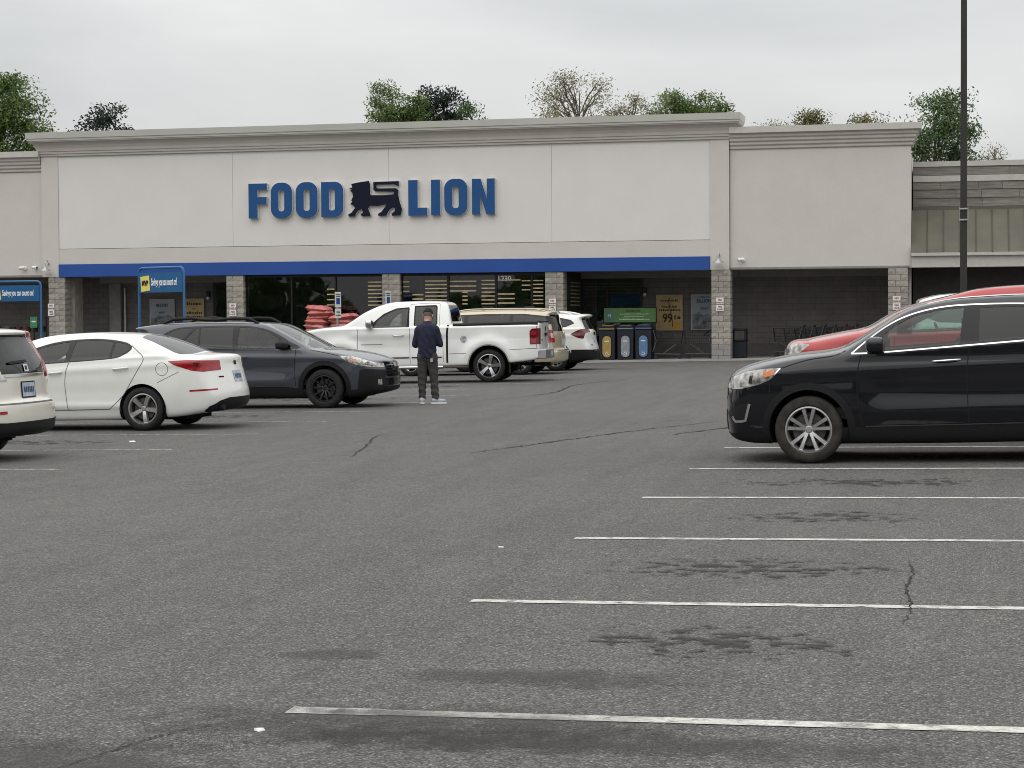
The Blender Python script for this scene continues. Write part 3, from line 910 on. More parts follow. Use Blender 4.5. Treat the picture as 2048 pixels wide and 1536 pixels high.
for x, y, sz, lb in ((-2.72, 7.26, .026, 'small pale stone beside the nearest stall line'), (-3.15, 13.28, .022, 'tiny white scrap left of the third stall line'), (-11.11, 24.81, .045, 'white paper scrap behind the white saloon')):
    m = MB(); k = 9; z0 = gz(x, y)
    for i in range(k):
        a = 2 * math.pi * i / k; r_ = sz * rs.uniform(.6, 1.0)
        m.v.append((x + r_ * math.cos(a) * 1.3, y + r_ * math.sin(a), z0 + .002)); 
    for i in range(k):
        a = 2 * math.pi * i / k; r_ = sz * rs.uniform(.4, .7)
        m.v.append((x + r_ * math.cos(a) * 1.3, y + r_ * math.sin(a), z0 + sz * rs.uniform(.25, .5)))
    for i in range(k): m.f.append((i, (i + 1) % k, k + (i + 1) % k, k + i))
    m.f.append(tuple(range(k, 2 * k)))
    tag(m.build('litter_scrap', M_LIT), lb, 'litter')

# ------------------------------------------------------------------ the store
YF = 64.43; YB = YF + 3.2
M_STUC = pm('beige_stucco', (.560, .524, .490), .9, var=.025, scale=1.2, bump=.25, bscale=45, detail=6)
M_PANEL = pm('pale_panel_stucco', (.655, .632, .605), .9, var=.018, scale=.9, bump=.2, bscale=45, detail=6)
M_CORN = pm('cornice_stucco', (.470, .432, .400), .85, var=.05, scale=1.5, bump=.15, bscale=50)
M_CAP = pm('parapet_cap', (.47, .465, .42), .55, var=.05, scale=.8)
M_BLUE = pm('blue_band', (.019, .070, .285), .6, var=.05, scale=.7)
M_WALL = pm('dark_block_wall', (.175, .160, .150), .9, var=.10, scale=2.0, bump=.3, bscale=20)
def coursed(m, bw, bh, k):
    """block courses: mortar joints a little off the wall colour"""
    nt = m.node_tree; b = nt.nodes['Principled BSDF']; L = nt.links.new; N = nt.nodes.new
    old = b.inputs['Base Color'].links[0].from_socket
    tc = N('ShaderNodeTexCoord'); sp = N('ShaderNodeSeparateXYZ'); cb = N('ShaderNodeCombineXYZ'); br = N('ShaderNodeTexBrick'); mx = N('ShaderNodeMix')
    L(tc.outputs['Object'], sp.inputs[0]); L(sp.outputs[0], cb.inputs[0]); L(sp.outputs[2], cb.inputs[1]); L(cb.outputs[0], br.inputs['Vector'])
    br.inputs['Scale'].default_value = 1.0; br.inputs['Brick Width'].default_value = bw; br.inputs['Row Height'].default_value = bh; br.inputs['Mortar Size'].default_value = .012
    br.inputs['Color1'].default_value = (1, 1, 1, 1); br.inputs['Color2'].default_value = (.90, .90, .90, 1); br.inputs['Mortar'].default_value = (k, k, k, 1)
    mx.data_type = 'RGBA'; mx.blend_type = 'MULTIPLY'; mx.inputs[0].default_value = 1.0
    L(old, mx.inputs[6]); L(br.outputs['Color'], mx.inputs[7]); L(mx.outputs[2], b.inputs['Base Color'])
coursed(M_WALL, .40, .20, .72)
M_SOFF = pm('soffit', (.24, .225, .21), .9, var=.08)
M_FRAME = pm('dark_aluminium', (.02, .019, .018), .4, metal=.4)
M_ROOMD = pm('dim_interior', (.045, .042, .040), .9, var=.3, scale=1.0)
M_SLAT = pm('wood_slat', (.42, .33, .21), .6, var=.25, scale=7)
M_BLOCK = pm('split_face_block', (.335, .308, .270), .95, var=.16, scale=5, bump=.6, bscale=40)
M_BLOCK2 = pm('split_face_block_darker', (.285, .262, .232), .95, var=.16, scale=5, bump=.6, bscale=40)
M_BASEB = pm('smooth_grey_block', (.255, .245, .235), .9, var=.10, scale=4, bump=.3, bscale=60)
M_MORT = pm('mortar', (.25, .24, .22), .95)
M_GALV = pm('galvanised', (.42, .43, .43), .4, metal=.7, var=.1, scale=8)
M_WHITE = pm('white_plastic', (.72, .72, .70), .5)
G_STORE = glass('store_glass', (.74, .77, .76), .9)
STORE = empty('grocery_store', (-19.8, YF, 0), 0, 'wide beige store with pale sign wall, blue band and stone columns', 'building')
def part(o, parent=STORE):
    o.parent = parent; o.matrix_parent_inverse = parent.matrix_world.inverted(); return o
def sbox(name, x0, x1, y0, y1, z0, z1, mat, parent=STORE, bevel=0.0):
    return part(box(name, x0, x1, y0, y1, z0, z1, mat, None, bevel), parent)
def cornice(name, x0, x1, yf, yb, prof, mat, parent=STORE, ends=(1, 1)):
    m = MB(); n = len(prof)
    for d, z in prof:
        dl, dr = d * ends[0], d * ends[1]
        m.v += [(x0 - dl, yb, z), (x0 - dl, yf - d, z), (x1 + dr, yf - d, z), (x1 + dr, yb, z)]
    for i in range(n - 1):
        for k in range(3):
            a = i * 4 + k; m.f.append((a, a + 1, a + 5, a + 4))
    m.f.append(((n - 1) * 4, (n - 1) * 4 + 1, (n - 1) * 4 + 2, (n - 1) * 4 + 3))
    return part(m.build(name, mat), parent)
Z0, ZW = 3.125, 7.475
sbox('pilaster', -32.27, -31.62, YF, YF + .6, Z0, ZW, M_STUC, bevel=.006)
sbox('pilaster', -8.06, -7.42, YF, YF + .6, Z0, ZW, M_STUC, bevel=.006)
xs = [-31.62, -24.95, -19.21, -13.45, -8.06]
for a, c in zip(xs[:-1], xs[1:]):
    sbox('wall_panel', a + .003, c - .003, YF + .03, YF + .12, 4.135, ZW, M_PANEL, bevel=.006)
sbox('panel_backing', -31.62, -8.06, YF + .10, YF + .58, 3.3, ZW - .01, M_PANEL)
sbox('lower_band', -31.62, -8.06, YF + .015, YF + .098, 3.575, 4.118, M_STUC, bevel=.006)
sbox('fascia_band', -31.615, -8.065, YF - .05, YF + .097, 3.12, 3.572, M_BLUE, bevel=.008)
prof = [(0, 7.46), (.05, 7.47), (.05, 7.54), (.09, 7.555), (.09, 7.62), (.12, 7.64), (.135, 7.74), (.18, 7.84), (.25, 7.92), (.34, 7.965), (.34, 8.0)]
cornice('cornice', -32.27, -7.42, YF, YF + 1.2, prof, M_CORN)
cornice('parapet_cap', -32.27, -7.42, YF, YF + 1.2, [(.345, 8.0), (.37, 8.005), (.37, 8.07), (.40, 8.085), (.42, 8.30), (.0, 8.33)], M_CAP)
def wing(x0, x1, zc, open_left, open_right):
    sbox('wing_wall', x0, x1, YF + .14, YF + .6, 3.13, zc + .02, M_STUC)
    pr = [(0, zc)]
    for k in range(4):
        d = .05 + .055 * k; z = zc + .025 + .125 * k
        pr += [(d, z), (d + .012, z + .02), (d + .012, z + .085), (d + .03, z + .105)]
    pr += [(.27, zc + .53)]
    ends = (1 if open_left else 0, 1 if open_right else 0)
    cornice('wing_cornice', x0, x1, YF + .14, YF + 1.2, pr, M_CORN, ends=ends)
    cornice('wing_cap', x0, x1, YF + .14, YF + 1.2, [(.275, zc + .53), (.33, zc + .535), (.33, zc + .74), (.0, zc + .77)], pm('wing_cap_metal', (.50, .47, .44), .6, var=.04), ends=ends)
wing(-7.40, -1.50, 7.10, False, True)
wing(-66.0, -32.30, 6.92, True, False)
sbox('store_hall', -66.0, -1.50, YB + .02, YB + 42, -.8, 6.9, M_WALL)
sbox('roof_deck', -65.9, -1.60, YF + .58, YB + 41.9, 6.9, 7.05, pm('roof_felt', (.30, .30, .29), .9))
sbox('wing_return', -1.75, -1.502, YF + .62, YB, -.5, 6.89, M_STUC)
# soffits and the dropped beam at the back of each porch
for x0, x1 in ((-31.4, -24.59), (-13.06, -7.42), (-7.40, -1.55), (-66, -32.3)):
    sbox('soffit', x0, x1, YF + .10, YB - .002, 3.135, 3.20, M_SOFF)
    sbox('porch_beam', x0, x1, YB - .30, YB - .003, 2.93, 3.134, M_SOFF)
# block walls at the back of the porches
def wall_courses(x0, x1):
    sbox('wall_base', x0, x1, YB - .035, YB + .015, -.5, .62, pm('dark_wall_base', (.120, .112, .110), .9, var=.12, scale=3, bump=.3, bscale=30))
wall_courses(-31.4, -26.96); wall_courses(-10.8, -1.75); wall_courses(-66, -33)

# ---- stone-faced columns, each block its own piece
def block_mesh(name, w, d, h, rough, seed):
    r_ = random.Random(seed); m = MB(); nx, nz = 3, 2
    def grid(o, u, v, n_, nu, nv):
        k = len(m.v)
        for i in range(nu + 1):
            for j in range(nv + 1):
                e = i in (0, nu) or j in (0, nv)
                dd = rough * r_.uniform(-.2, .35) if e else rough * r_.uniform(.2, 1.0)
                m.v.append(tuple(o[a] + u[a] * i / nu + v[a] * j / nv + n_[a] * dd for a in range(3)))
        for i in range(nu):
            for j in range(nv):
                a = k + i * (nv + 1) + j
                m.f.append((a, a + nv + 1, a + nv + 2, a + 1))
    grid((0, 0, 0), (w, 0, 0), (0, 0, h), (0, -1, 0), nx, nz)
    grid((w, 0, 0), (0, d, 0), (0, 0, h), (1, 0, 0), nx, nz)
    grid((0, d, 0), (0, -d, 0), (0, 0, h), (-1, 0, 0), 1, 1)
    m.quad((0, 0, h), (w, 0, h), (w, d, h), (0, d, h))
    return mesh(name, m.v, m.f)
BW = .64; J = .010
BV = {}
for kind, rough in (('rough', .022), ('plain', .003)):
    for w in (.40, .24):
        BV[kind, w] = [block_mesh('block', w - J, .60, .20 - J, rough, 5 * k + int(w * 10)) for k in range(4)]
for lst, mats in ((BV['rough', .40] + BV['rough', .24], (M_BLOCK, M_BLOCK2)), (BV['plain', .40] + BV['plain', .24], (M_BASEB, M_BASEB))):
    for k, me in enumerate(lst): me.materials.append(mats[k % 2])
def column(xc, depth=.60):
    x0 = xc - BW / 2; zg = gz(xc, YF) - .02
    col = sbox('column', x0 + .02, x0 + BW - .02, YF + .02, YF + .56, zg - .3, Z0 - .005, M_MORT)
    n = int((Z0 - zg) / .20) + 1; h = (Z0 - .01 - zg) / n
    for i in range(n):
        z = zg + i * h; x = x0
        for w in ((.40, .24) if i % 2 else (.24, .40)):
            me = random.choice(BV['plain' if i < 3 else 'rough', w])
            o = link('block', me, None, None); o.location = (x + J / 2, YF + (0 if i >= 3 else -.008), z)
            o.scale = (1, 1, h / .20)
            part(o, col); x += w
    return col
COLX = [-31.72, -24.89, -19.15, -13.37, -7.70, -1.91]
for k, xc in enumerate(COLX): column(xc)
sbox('column_return', -31.42, -31.30, YF + .58, YF + 1.25, -.5, 3.12, M_BLOCK2)
column(-37.6)

# ---- shop windows flush with the columns
def storefront(x0, x1, mull):
    yg = YF + .25; zb = gz((x0 + x1) / 2, YF) - .05; zt = 3.10
    w = sbox('shop_window', x0, x1, yg - .05, yg + .05, zt - .07, zt + .02, M_FRAME)
    sbox('window_sill', x0, x1, yg - .06, yg + .06, zb - .2, zb + .45, M_BASEB, w)
    edges = [x0] + mull + [x1]
    for x in edges:
        sbox('mullion', x - .03, x + .03, yg - .06, yg + .06, zb + .45, zt - .07, M_FRAME, w)
    for a, c in zip(edges[:-1], edges[1:]):
        sbox('pane', a + .03, c - .03, yg - .006, yg + .006, zb + .45, zt - .07, G_STORE, w)
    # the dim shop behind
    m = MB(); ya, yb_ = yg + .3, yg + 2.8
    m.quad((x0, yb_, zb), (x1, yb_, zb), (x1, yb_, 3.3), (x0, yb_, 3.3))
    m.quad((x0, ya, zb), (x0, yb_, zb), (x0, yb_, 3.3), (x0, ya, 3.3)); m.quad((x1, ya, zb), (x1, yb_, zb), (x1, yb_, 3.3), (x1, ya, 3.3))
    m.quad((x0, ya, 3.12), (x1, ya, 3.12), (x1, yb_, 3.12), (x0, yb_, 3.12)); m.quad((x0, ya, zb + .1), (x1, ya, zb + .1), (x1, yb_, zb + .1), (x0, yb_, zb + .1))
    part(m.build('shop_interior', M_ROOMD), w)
    return w
w1 = storefront(-24.57, -19.47, [-22.85, -21.23]); w2 = storefront(-18.83, -13.69, [-17.15, -15.45, -14.2])
def slats(x0, x1, z1, z0, n, parent, y=YF + .212):
    for i in range(n):
        z = z1 + (z0 - z1) * i / max(1, n - 1)
        sbox('slat', x0, x1, y, y + .03, z - .021, z + .021, M_SLAT, parent)
slats(-20.05, -19.55, 2.83, 2.03, 7, w1)
slats(-21.55, -21.28, 2.60, 2.05, 4, w1)
for (a, c, z1, z0, n) in ((-18.78, -18.55, 2.83, 2.50, 3), (-17.98, -17.20, 2.85, 2.07, 7), (-18.44, -18.05, 2.38, 2.08, 3), (-17.10, -16.16, 2.83, 2.50, 3), (-16.65, -16.47, 2.45, 2.05, 4), (-15.97, -15.50, 2.85, 2.05, 7), (-15.40, -14.80, 2.38, 2.07, 3), (-14.15, -13.80, 2.83, 2.05, 7), (-14.55, -14.25, 2.83, 2.52, 3)):
    slats(a, c, z1, z0, n, w2)
slats(-15.40, -14.60, 2.86, 2.86, 1, w2)
part(text('address_number', '1230', .25, (-15.42, YF + .235, 2.83), pm('white_print', (.78, .78, .76), .6), None, depth=.004, offset=.004), w2)

# ---- entrance porch
yb = YB - .04
vb = sbox('entrance_door', -13.03, -10.85, yb - .04, yb, 2.84, 2.94, M_FRAME)
for x in (-13.0, -12.11, -10.88): sbox('mullion', x - .03, x + .03, yb - .05, yb, -.3, 2.84, M_FRAME, vb)
for a, c in ((-12.97, -12.14), (-12.08, -10.91)): sbox('pane', a, c, yb - .02, yb - .012, -.3, 2.84, G_STORE, vb)
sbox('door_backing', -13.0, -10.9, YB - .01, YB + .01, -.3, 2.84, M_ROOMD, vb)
sbox('side_window', -13.045, -13.0, YF + .62, YB, -.4, 3.13, M_FRAME)
for i in range(7): sbox('slat', -12.999, -12.985, YF + 1.0, YF + 2.6, 2.75 - .13 * i, 2.79 - .13 * i, M_SLAT)
for i in range(5): sbox('slat', -12.97, -10.95, yb - .010, yb - .004, 2.74 - .11 * i, 2.77 - .11 * i, pm('dim_slat', (.14, .11, .08), .7))
# left porch details: pier, rain pipe, dark doorway
sbox('wall_pier', -31.07, -30.62, YB - .18, YB - .04, -.5, 2.92, pm('pier_render', (.25, .245, .235), .9, var=.12, scale=5))
part(MB().tube([(-30.46, YB - .12, -.4), (-30.46, YB - .12, 2.75)], .045, 10).build('rain_pipe', M_GALV, None, True))
dd = sbox('side_door', -26.97, -24.9, YB - .05, YB - .02, -.4, 2.93, M_FRAME)
sbox('door_pane', -26.85, -25.0, YB - .062, YB - .055, -.2, 2.8, G_STORE, dd)

# sidewalk along the front
m = MB(); ya, yb2 = YF - .35, YB + .1
for x0, x1 in ((-66, -32), (-32, -16), (-16, 0), (0, 30)):
    for (za, zb) in ((.05, .05),):
        lot_quad(m, x0, x1, ya, yb2, .05)
        m.quad((x0, ya, gz(x0, ya) - .1), (x1, ya, gz(x1, ya) - .1), (x1, ya, gz(x1, ya) + .05), (x0, ya, gz(x0, ya) + .05))
sw = m.build('sidewalk', pm('concrete', (.30, .29, .275), .9, var=.12, scale=2, bump=.2, bscale=50)); tag(sw, 'concrete sidewalk under the store porch', kind='structure')
m = MB(); lot_quad(m, -66, 30, YF - .80, YF - .352, .006)
gt = m.build('gutter', pm('pale_gutter', (.27, .265, .255), .9, var=.12, scale=3)); tag(gt, 'pale concrete gutter in front of the store', kind='structure')

# ------------------------------------------------------------------ shop building at the right, with weathered boards and metal awning
M_TRIMW = pm('pale_trim', (.46, .44, .41), .7, var=.06)
BOARDS = [pm('weathered_board_%d' % i, c, .9, scale=3.0, var=.26, stretch=(.5, 4, 9), bump=.35, bscale=14) for i, c in enumerate(((.172, .160, .146), (.185, .172, .156), (.196, .182, .164), (.178, .165, .150)))]
SHOP = empty('shop_building', (12, YF + 1.5, 0), 0, 'lower shop with weathered grey boards above a ribbed metal awning', 'building')
def hbox(*a, **k): return sbox(*a, parent=SHOP, **k)
ys = YF + 1.5
hbox('shop_wall', -1.46, 28, ys + .03, ys + 30, -.5, 6.48, M_WALL)
hbox('roof_trim', -1.46, 28, ys - .06, ys + .3, 6.50, 6.67, M_TRIMW)
hbox('band_trim', -1.46, 28, ys - .05, ys + .02, 6.0, 6.20, M_TRIMW)
hbox('awning_flashing', -1.46, 28, ys - .10, ys + .02, 5.06, 5.17, pm('olive_flashing', (.10, .096, .08), .6))
rb = random.Random(12)
for zr0, zr1 in ((6.205, 6.495), (5.735, 5.995), (5.455, 5.73), (5.175, 5.45)):
    x = -1.46
    while x < 12:
        L_ = rb.uniform(.55, 1.5); t = rb.uniform(.0, .02)
        m = MB(); m.v = []
        x1 = min(x + L_, 12); dz = rb.uniform(-.006, .006)
        m.prism([(ys - .012 - t, zr1 + dz), (ys - .035 - t, zr0 + .004 + dz), (ys + .025, zr0 + .004 + dz), (ys + .025, zr1 + dz)], x + .004, x1 - .004, 'yz')
        part(m.build('board', rb.choice(BOARDS)), SHOP); x = x1
    hbox('board_run', 12.0, 28, ys - .02, ys + .02, zr0, zr1, BOARDS[1])
M_AWN = pm('olive_metal', (.098, .092, .068), .5, metal=.1, var=.16, scale=.9)
seams = [-1.50 + .517 * i for i in range(0, 40)]
ya_, za_, yt_, zt_ = YF - .10, 3.60, YF + 1.40, 5.06
aw_n = Vector((0, -(zt_ - za_), (yt_ - ya_))).normalized()
for a, c in zip(seams[:-1], seams[1:]):
    m = MB(); e = aw_n * .02
    pts = [(a + .004, ya_, za_), (c - .004, ya_, za_), (c - .004, yt_, zt_), (a + .004, yt_, zt_)]
    m.quad(*pts); m.quad(*[(p[0], p[1] + .02, p[2] - .02) for p in pts])
    part(m.build('awning_panel', M_AWN), SHOP)
    m = MB(); q = Vector((0, 0, 0))
    lo = Vector((c, ya_ + .005, za_)) ; hi = Vector((c, yt_, zt_))
    m.v = [tuple(lo + Vector((-.012, 0, 0))), tuple(lo + Vector((.012, 0, 0))), tuple(lo + Vector((.012, 0, 0)) + aw_n * .045), tuple(lo + Vector((-.012, 0, 0)) + aw_n * .045),
           tuple(hi + Vector((-.012, 0, 0))), tuple(hi + Vector((.012, 0, 0))), tuple(hi + Vector((.012, 0, 0)) + aw_n * .045), tuple(hi + Vector((-.012, 0, 0)) + aw_n * .045)]
    m.f = [(0, 3, 2, 1), (4, 5, 6, 7), (0, 1, 5, 4), (1, 2, 6, 5), (2, 3, 7, 6), (3, 0, 4, 7)]
    part(m.build('awning_seam', pm('dark_olive_metal', (.055, .053, .042), .5, metal=.2)), SHOP)
hbox('awning_gutter', -1.48, 28, YF - .20, YF - .08, 3.50, 3.60, M_TRIMW)
hbox('awning_fascia', -1.48, 28, YF - .10, YF + .1, 3.13, 3.497, M_TRIMW)
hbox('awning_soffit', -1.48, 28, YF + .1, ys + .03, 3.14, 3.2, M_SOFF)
for xc in (4.0, 10.0):
    hbox('porch_post', xc - .15, xc + .15, YF + .0, YF + .3, -.3, 3.13, M_TRIMW)
hbox('shop_back_wall', -1.46, 28, ys - .02, ys + .025, -.4, 3.13, pm('dark_brown_wall', (.055, .050, .048), .9, var=.1))

# ------------------------------------------------------------------ the sign
M_LET = pm('blue_sign_face', (.009, .066, .205), .55, var=.05)
M_LETE = pm('pale_sign_edge', (.60, .60, .58), .5)
M_LION = pm('navy_sign_face', (.006, .009, .022), .6, var=.05, spec=.15)
SIGN = empty('store_sign', (-20, YF, 5.1), 0, 'raised blue letters and dark lion emblem reading FOOD LION on the pale wall', 'sign')
def trace(u, v):
    """facade position of a point of the sign, from its layout grid"""
    return (-24.345 + (u - 72) * (8.90 / 1858), 6.353 - (v - 150) * .00450 + (u - 72) * -.0000)
def sign_piece(name, loops, mat, d=.14):
    """extruded outline with holes; loops[0] is the outer one"""
    bm = bmesh.new(); edges = []
    for lp in loops:
        vs_ = [bm.verts.new((x, 0, z)) for x, z in lp]
        edges += [bm.edges.new((vs_[i], vs_[(i + 1) % len(vs_)])) for i in range(len(vs_))]
    bmesh.ops.triangle_fill(bm, use_beauty=True, use_dissolve=False, edges=edges, normal=(0, -1, 0))
    faces = list(bm.faces)
    r = bmesh.ops.extrude_face_region(bm, geom=faces)
    nv = [e for e in r['geom'] if isinstance(e, bmesh.types.BMVert)]
    bmesh.ops.translate(bm, verts=nv, vec=(0, -d, 0))
    bmesh.ops.recalc_face_normals(bm, faces=bm.faces)
    me = bpy.data.meshes.new(name); bm.to_mesh(me); bm.free()
    me.materials.append(mat); me.materials.append(M_LETE)
    for p in me.polygons:
        if abs(p.normal.y) < .5: p.material_index = 1
    o = link(name, me, None, None); o.location = (0, YF + .012, 0)
    return part(o, SIGN)
SX0, SPX = -24.30, 8.90 / 1858
def stadium(x0, x1, z0, z1, r_, n=8):
    out = []
    for cx, cz, a0 in ((x1 - r_, z1 - r_, 0), (x0 + r_, z1 - r_, 90), (x0 + r_, z0 + r_, 180), (x1 - r_, z0 + r_, 270)):
        for i in range(n + 1):
            a = math.radians(a0 + 90 * i / n); out.append((cx + r_ * math.cos(a), cz + r_ * math.sin(a)))
    return out
ZB, ZT = 5.10, 6.32
def U(u): return SX0 + (u - 72) * SPX
H = ZT - ZB
def zz(t): return ZB + t * H
sign_piece('letter', [[(U(72), zz(0)), (U(142), zz(0)), (U(142), zz(.40)), (U(212), zz(.40)), (U(212), zz(.61)), (U(142), zz(.61)), (U(142), zz(.81)), (U(216), zz(.81)), (U(216), zz(1)), (U(72), zz(1))]], M_LET)
for a, b_, i0, i1 in ((245, 409, 304, 348), (437, 604, 498, 543), (1558, 1729, 1618, 1664)):
    sign_piece('letter', [stadium(U(a), U(b_), zz(-.01), zz(1.01), .33), stadium(U(i0), U(i1), zz(.19), zz(.80), .095)], M_LET)
a, b_ = U(632), U(800)
dout = [(a, zz(0))] + [(p[0], p[1]) for p in stadium(a, b_, zz(0), zz(1), .30) if p[0] > (a + b_) / 2 + .05 and p[1] < zz(.5)] + [(p[0], p[1]) for p in stadium(a, b_, zz(0), zz(1), .30) if p[0] > (a + b_) / 2 + .05 and p[1] >= zz(.5)] + [(a, zz(1))]
dout = [(a, zz(0))] + sorted([p for p in stadium(a, b_, zz(0), zz(1), .30) if p[0] > (a + b_) / 2 + .02], key=lambda p: p[1]) + [(a, zz(1))]
sign_piece('letter', [dout, stadium(U(692), U(736), zz(.19), zz(.80), .085)], M_LET)
sign_piece('letter', [[(U(1290), zz(0)), (U(1430), zz(0)), (U(1430), zz(.22)), (U(1360), zz(.22)), (U(1360), zz(1)), (U(1290), zz(1))]], M_LET)
sign_piece('letter', [[(U(1460), zz(0)), (U(1527), zz(0)), (U(1527), zz(1)), (U(1460), zz(1))]], M_LET)
sign_piece('letter', [[(U(1763), zz(0)), (U(1822), zz(0)), (U(1822), zz(.58)), (U(1868), zz(0)), (U(1930), zz(0)), (U(1930), zz(1)), (U(1872), zz(1)), (U(1872), zz(.44)), (U(1826), zz(1)), (U(1763), zz(1))]], M_LET)
LION = [(838, 200), (866, 193), (858, 163), (905, 152), (992, 140), (1000, 165), (1003, 252), (1012, 260), (1110, 262), (1178, 256), (1184, 236), (1040, 230), (1026, 215), (1025, 150), (1217, 147), (1219, 192), (1188, 175), (1056, 174), (1050, 182), (1050, 198), (1060, 205), (1198, 206), (1215, 225), (1213, 262), (1224, 320), (1241, 380), (1236, 410), (1230, 433), (1165, 435), (1161, 416), (1184, 398), (1190, 372), (1168, 366), (1142, 390), (1122, 433), (1062, 434), (1059, 416), (1084, 400), (1108, 366), (1124, 338), (1060, 351), (1002, 347), (986, 370), (1000, 410), (1005, 433), (935, 435), (929, 418), (948, 400), (936, 374), (912, 384), (896, 408), (886, 435), (838, 436), (834, 418), (858, 402), (886, 364), (872, 340), (850, 333), (864, 310), (857, 300), (871, 268), (866, 236), (849, 217), (866, 210)]
ly0, ly1 = 435 + 0, 143
sign_piece('lion_emblem', [[(U(u), ZB + (437 - v) / (437 - 143) * H) for u, v in LION]], M_LION, .10)
# ------------------------------------------------------------------ fittings on the store front
M_PRINT = pm('black_print', (.02, .02, .02), .7)
M_REDPR = pm('red_print', (.20, .045, .045), .6)
M_SIGNW = pm('sign_white', (.70, .68, .66), .5, var=.05)
def notice(x, z, lb):
    """two small stacked no-parking plates on a column"""
    e = empty('parking_notice', (x, YF - .03, z), 0, lb, 'sign', 'no parking notices on the columns')
    a = box('plate', -.125, .125, -.012, 0, .02, .235, M_SIGNW, e); b = box('plate', -.125, .125, -.012, 0, -.215, .0, M_SIGNW, e)
    text('lettering', 'NO', .085, (0, -.0145, .135), M_REDPR, e, align='CENTER', offset=.003)
    text('lettering', 'PARKING', .058, (0, -.0145, .05), M_REDPR, e, align='CENTER', offset=.002)
    text('lettering', 'FIRE', .075, (0, -.0145, -.09), M_REDPR, e, align='CENTER', offset=.002)
    text('lettering', 'LANE', .075, (0, -.0145, -.175), M_REDPR, e, align='CENTER', offset=.002)
for x, z, lb in ((-31.93, 1.93, 'white notice on the leftmost stone column'), (-24.96, 1.89, 'white notice on the column right of the left porch'), (-13.43, 1.97, 'white notice on the column left of the entrance'),
                 (-7.73, 1.96, 'white notice on the column right of the gold poster'), (-1.95, 1.97, 'white notice on the rightmost stone column')):
    notice(x, z, lb)
def gooseneck(x, lb):
    e = empty('wall_lamp', (x, YF, 3.45), 0, lb, 'lamp', 'gooseneck lamps on the pilasters')
    MB().tube([(0, 0, .12), (0, -.10, .26), (0, -.22, .27), (0, -.27, .16), (0, -.27, .05)], .014, 8).build('arm', M_GALV, e, True)
    MB().lathe([(.03, .06), (.06, .04), (.09, .0), (.19, -.085), (.20, -.10), (.185, -.095), (.08, -.01), (.01, .02)], 24, 'z', (0, -.27, 0)).build('lamp_shade', M_GALV, e, True)
    MB().lathe([(.01, -.10), (.045, -.08), (.05, -.04), (.02, .0)], 12, 'z', (0, -.27, 0)).build('bulb', M_WHITE, e, True)
    MB().lathe([(.001, -.01), (.05, -.01), (.05, .0)], 12, 'y', (0, 0, .12)).build('wall_plate', M_GALV, e, True)
gooseneck(-32.02, 'grey gooseneck lamp on the left pilaster'); gooseneck(-7.75, 'grey gooseneck lamp on the right pilaster')
def camera(x, y, z, lb, aim=1):
    e = empty('security_camera', (x, y, z), 0, lb, 'camera', 'white security cameras')
    MB().tube([(0, 0, 0), (0, -.10, 0), (-.05 * aim, -.14, 0)], .022, 8).build('bracket', M_WHITE, e, True)
    MB().lathe([(.001, -.03), (.07, -.03), (.07, 0)], 16, 'y').build('wall_plate', M_WHITE, e, True)
    MB().tube([(.04 * aim, -.16, .01), (-.10 * aim, -.19, .0), (-.14 * aim, -.20, -.005)], [.055, .06, .055], 12).build('housing', M_WHITE, e, True)
    MB().tube([(-.135 * aim, -.198, -.005), (-.148 * aim, -.202, -.006)], [.042, .038], 12).build('lens', TRIM_GLOSS, e, True)
camera(-33.02, YF + .14, 3.46, 'white security camera, left of a pair above the left porch'); camera(-32.60, YF + .14, 3.47, 'white security camera beside the left gooseneck lamp', -1); camera(-6.98, YF + .14, 3.45, 'white security camera right of the blue band')
def porch_lamp(x, lb):
    e = empty('porch_lamp', (x, YB - .04, 2.42), 0, lb, 'lamp', 'small porch lamps')
    MB().box(-.07, .07, -.12, 0, -.02, .18).build('housing', M_FRAME, e, bevel=.02)
    MB().lathe([(.06, -.02), (.065, -.06), (.05, -.12), (.01, -.14)], 14, 'z', (0, -.07, 0)).build('lamp_glass', pm('frosted_glass', (.62, .63, .60), .3), e, True)
porch_lamp(-10.76, 'small dark lamp left of the gold poster'); porch_lamp(-27.15, 'small dark lamp in the left porch')

# ---- posters
M_GOLD = pm('gold_poster', (.50, .37, .17), .45, scale=1.3, var=.22)
M_GREYP = pm('grey_poster', (.30, .34, .37), .45, var=.12, scale=2)
M_BROWNPR = pm('brown_print', (.07, .035, .015), .6)
M_DIMPR = pm('slate_print', (.055, .075, .11), .6)
def poster(name, x0, x1, z0, z1, mat, frame, lb):
    e = empty('poster', ((x0 + x1) / 2, YB - .04, z0), 0, lb, 'poster')
    w, h = (x1 - x0) / 2, z1 - z0
    box('backing', -w, w, -.03, 0, 0, h, frame, e); box('sheet', -w + .03, w - .03, -.034, -.0305, .03, h - .03, mat, e)
    return e, w, h
def bars(e, rows, mat, y=-.036):
    rr = random.Random(int(rows[0][1] * 1000))
    for (cx, z, w, hh) in rows:
        m = MB(); x = cx - w / 2
        while x < cx + w / 2:
            s_ = hh * rr.uniform(.35, .8); m.box(x, x + s_, y - .002, y, z, z + hh * rr.choice((1, .72, .72, .8))); x += s_ + hh * .22
        m.build('print_line', mat, e)
M_PFRAME = pm('poster_frame', (.42, .38, .28), .5)
M_PFRAME2 = pm('steel_poster_frame', (.36, .37, .37), .4, metal=.4)
e, w, h = poster('p', -10.37, -9.42, 1.08, 2.34, M_GOLD, M_PFRAME, 'gold price poster reading 99 beside the entrance')
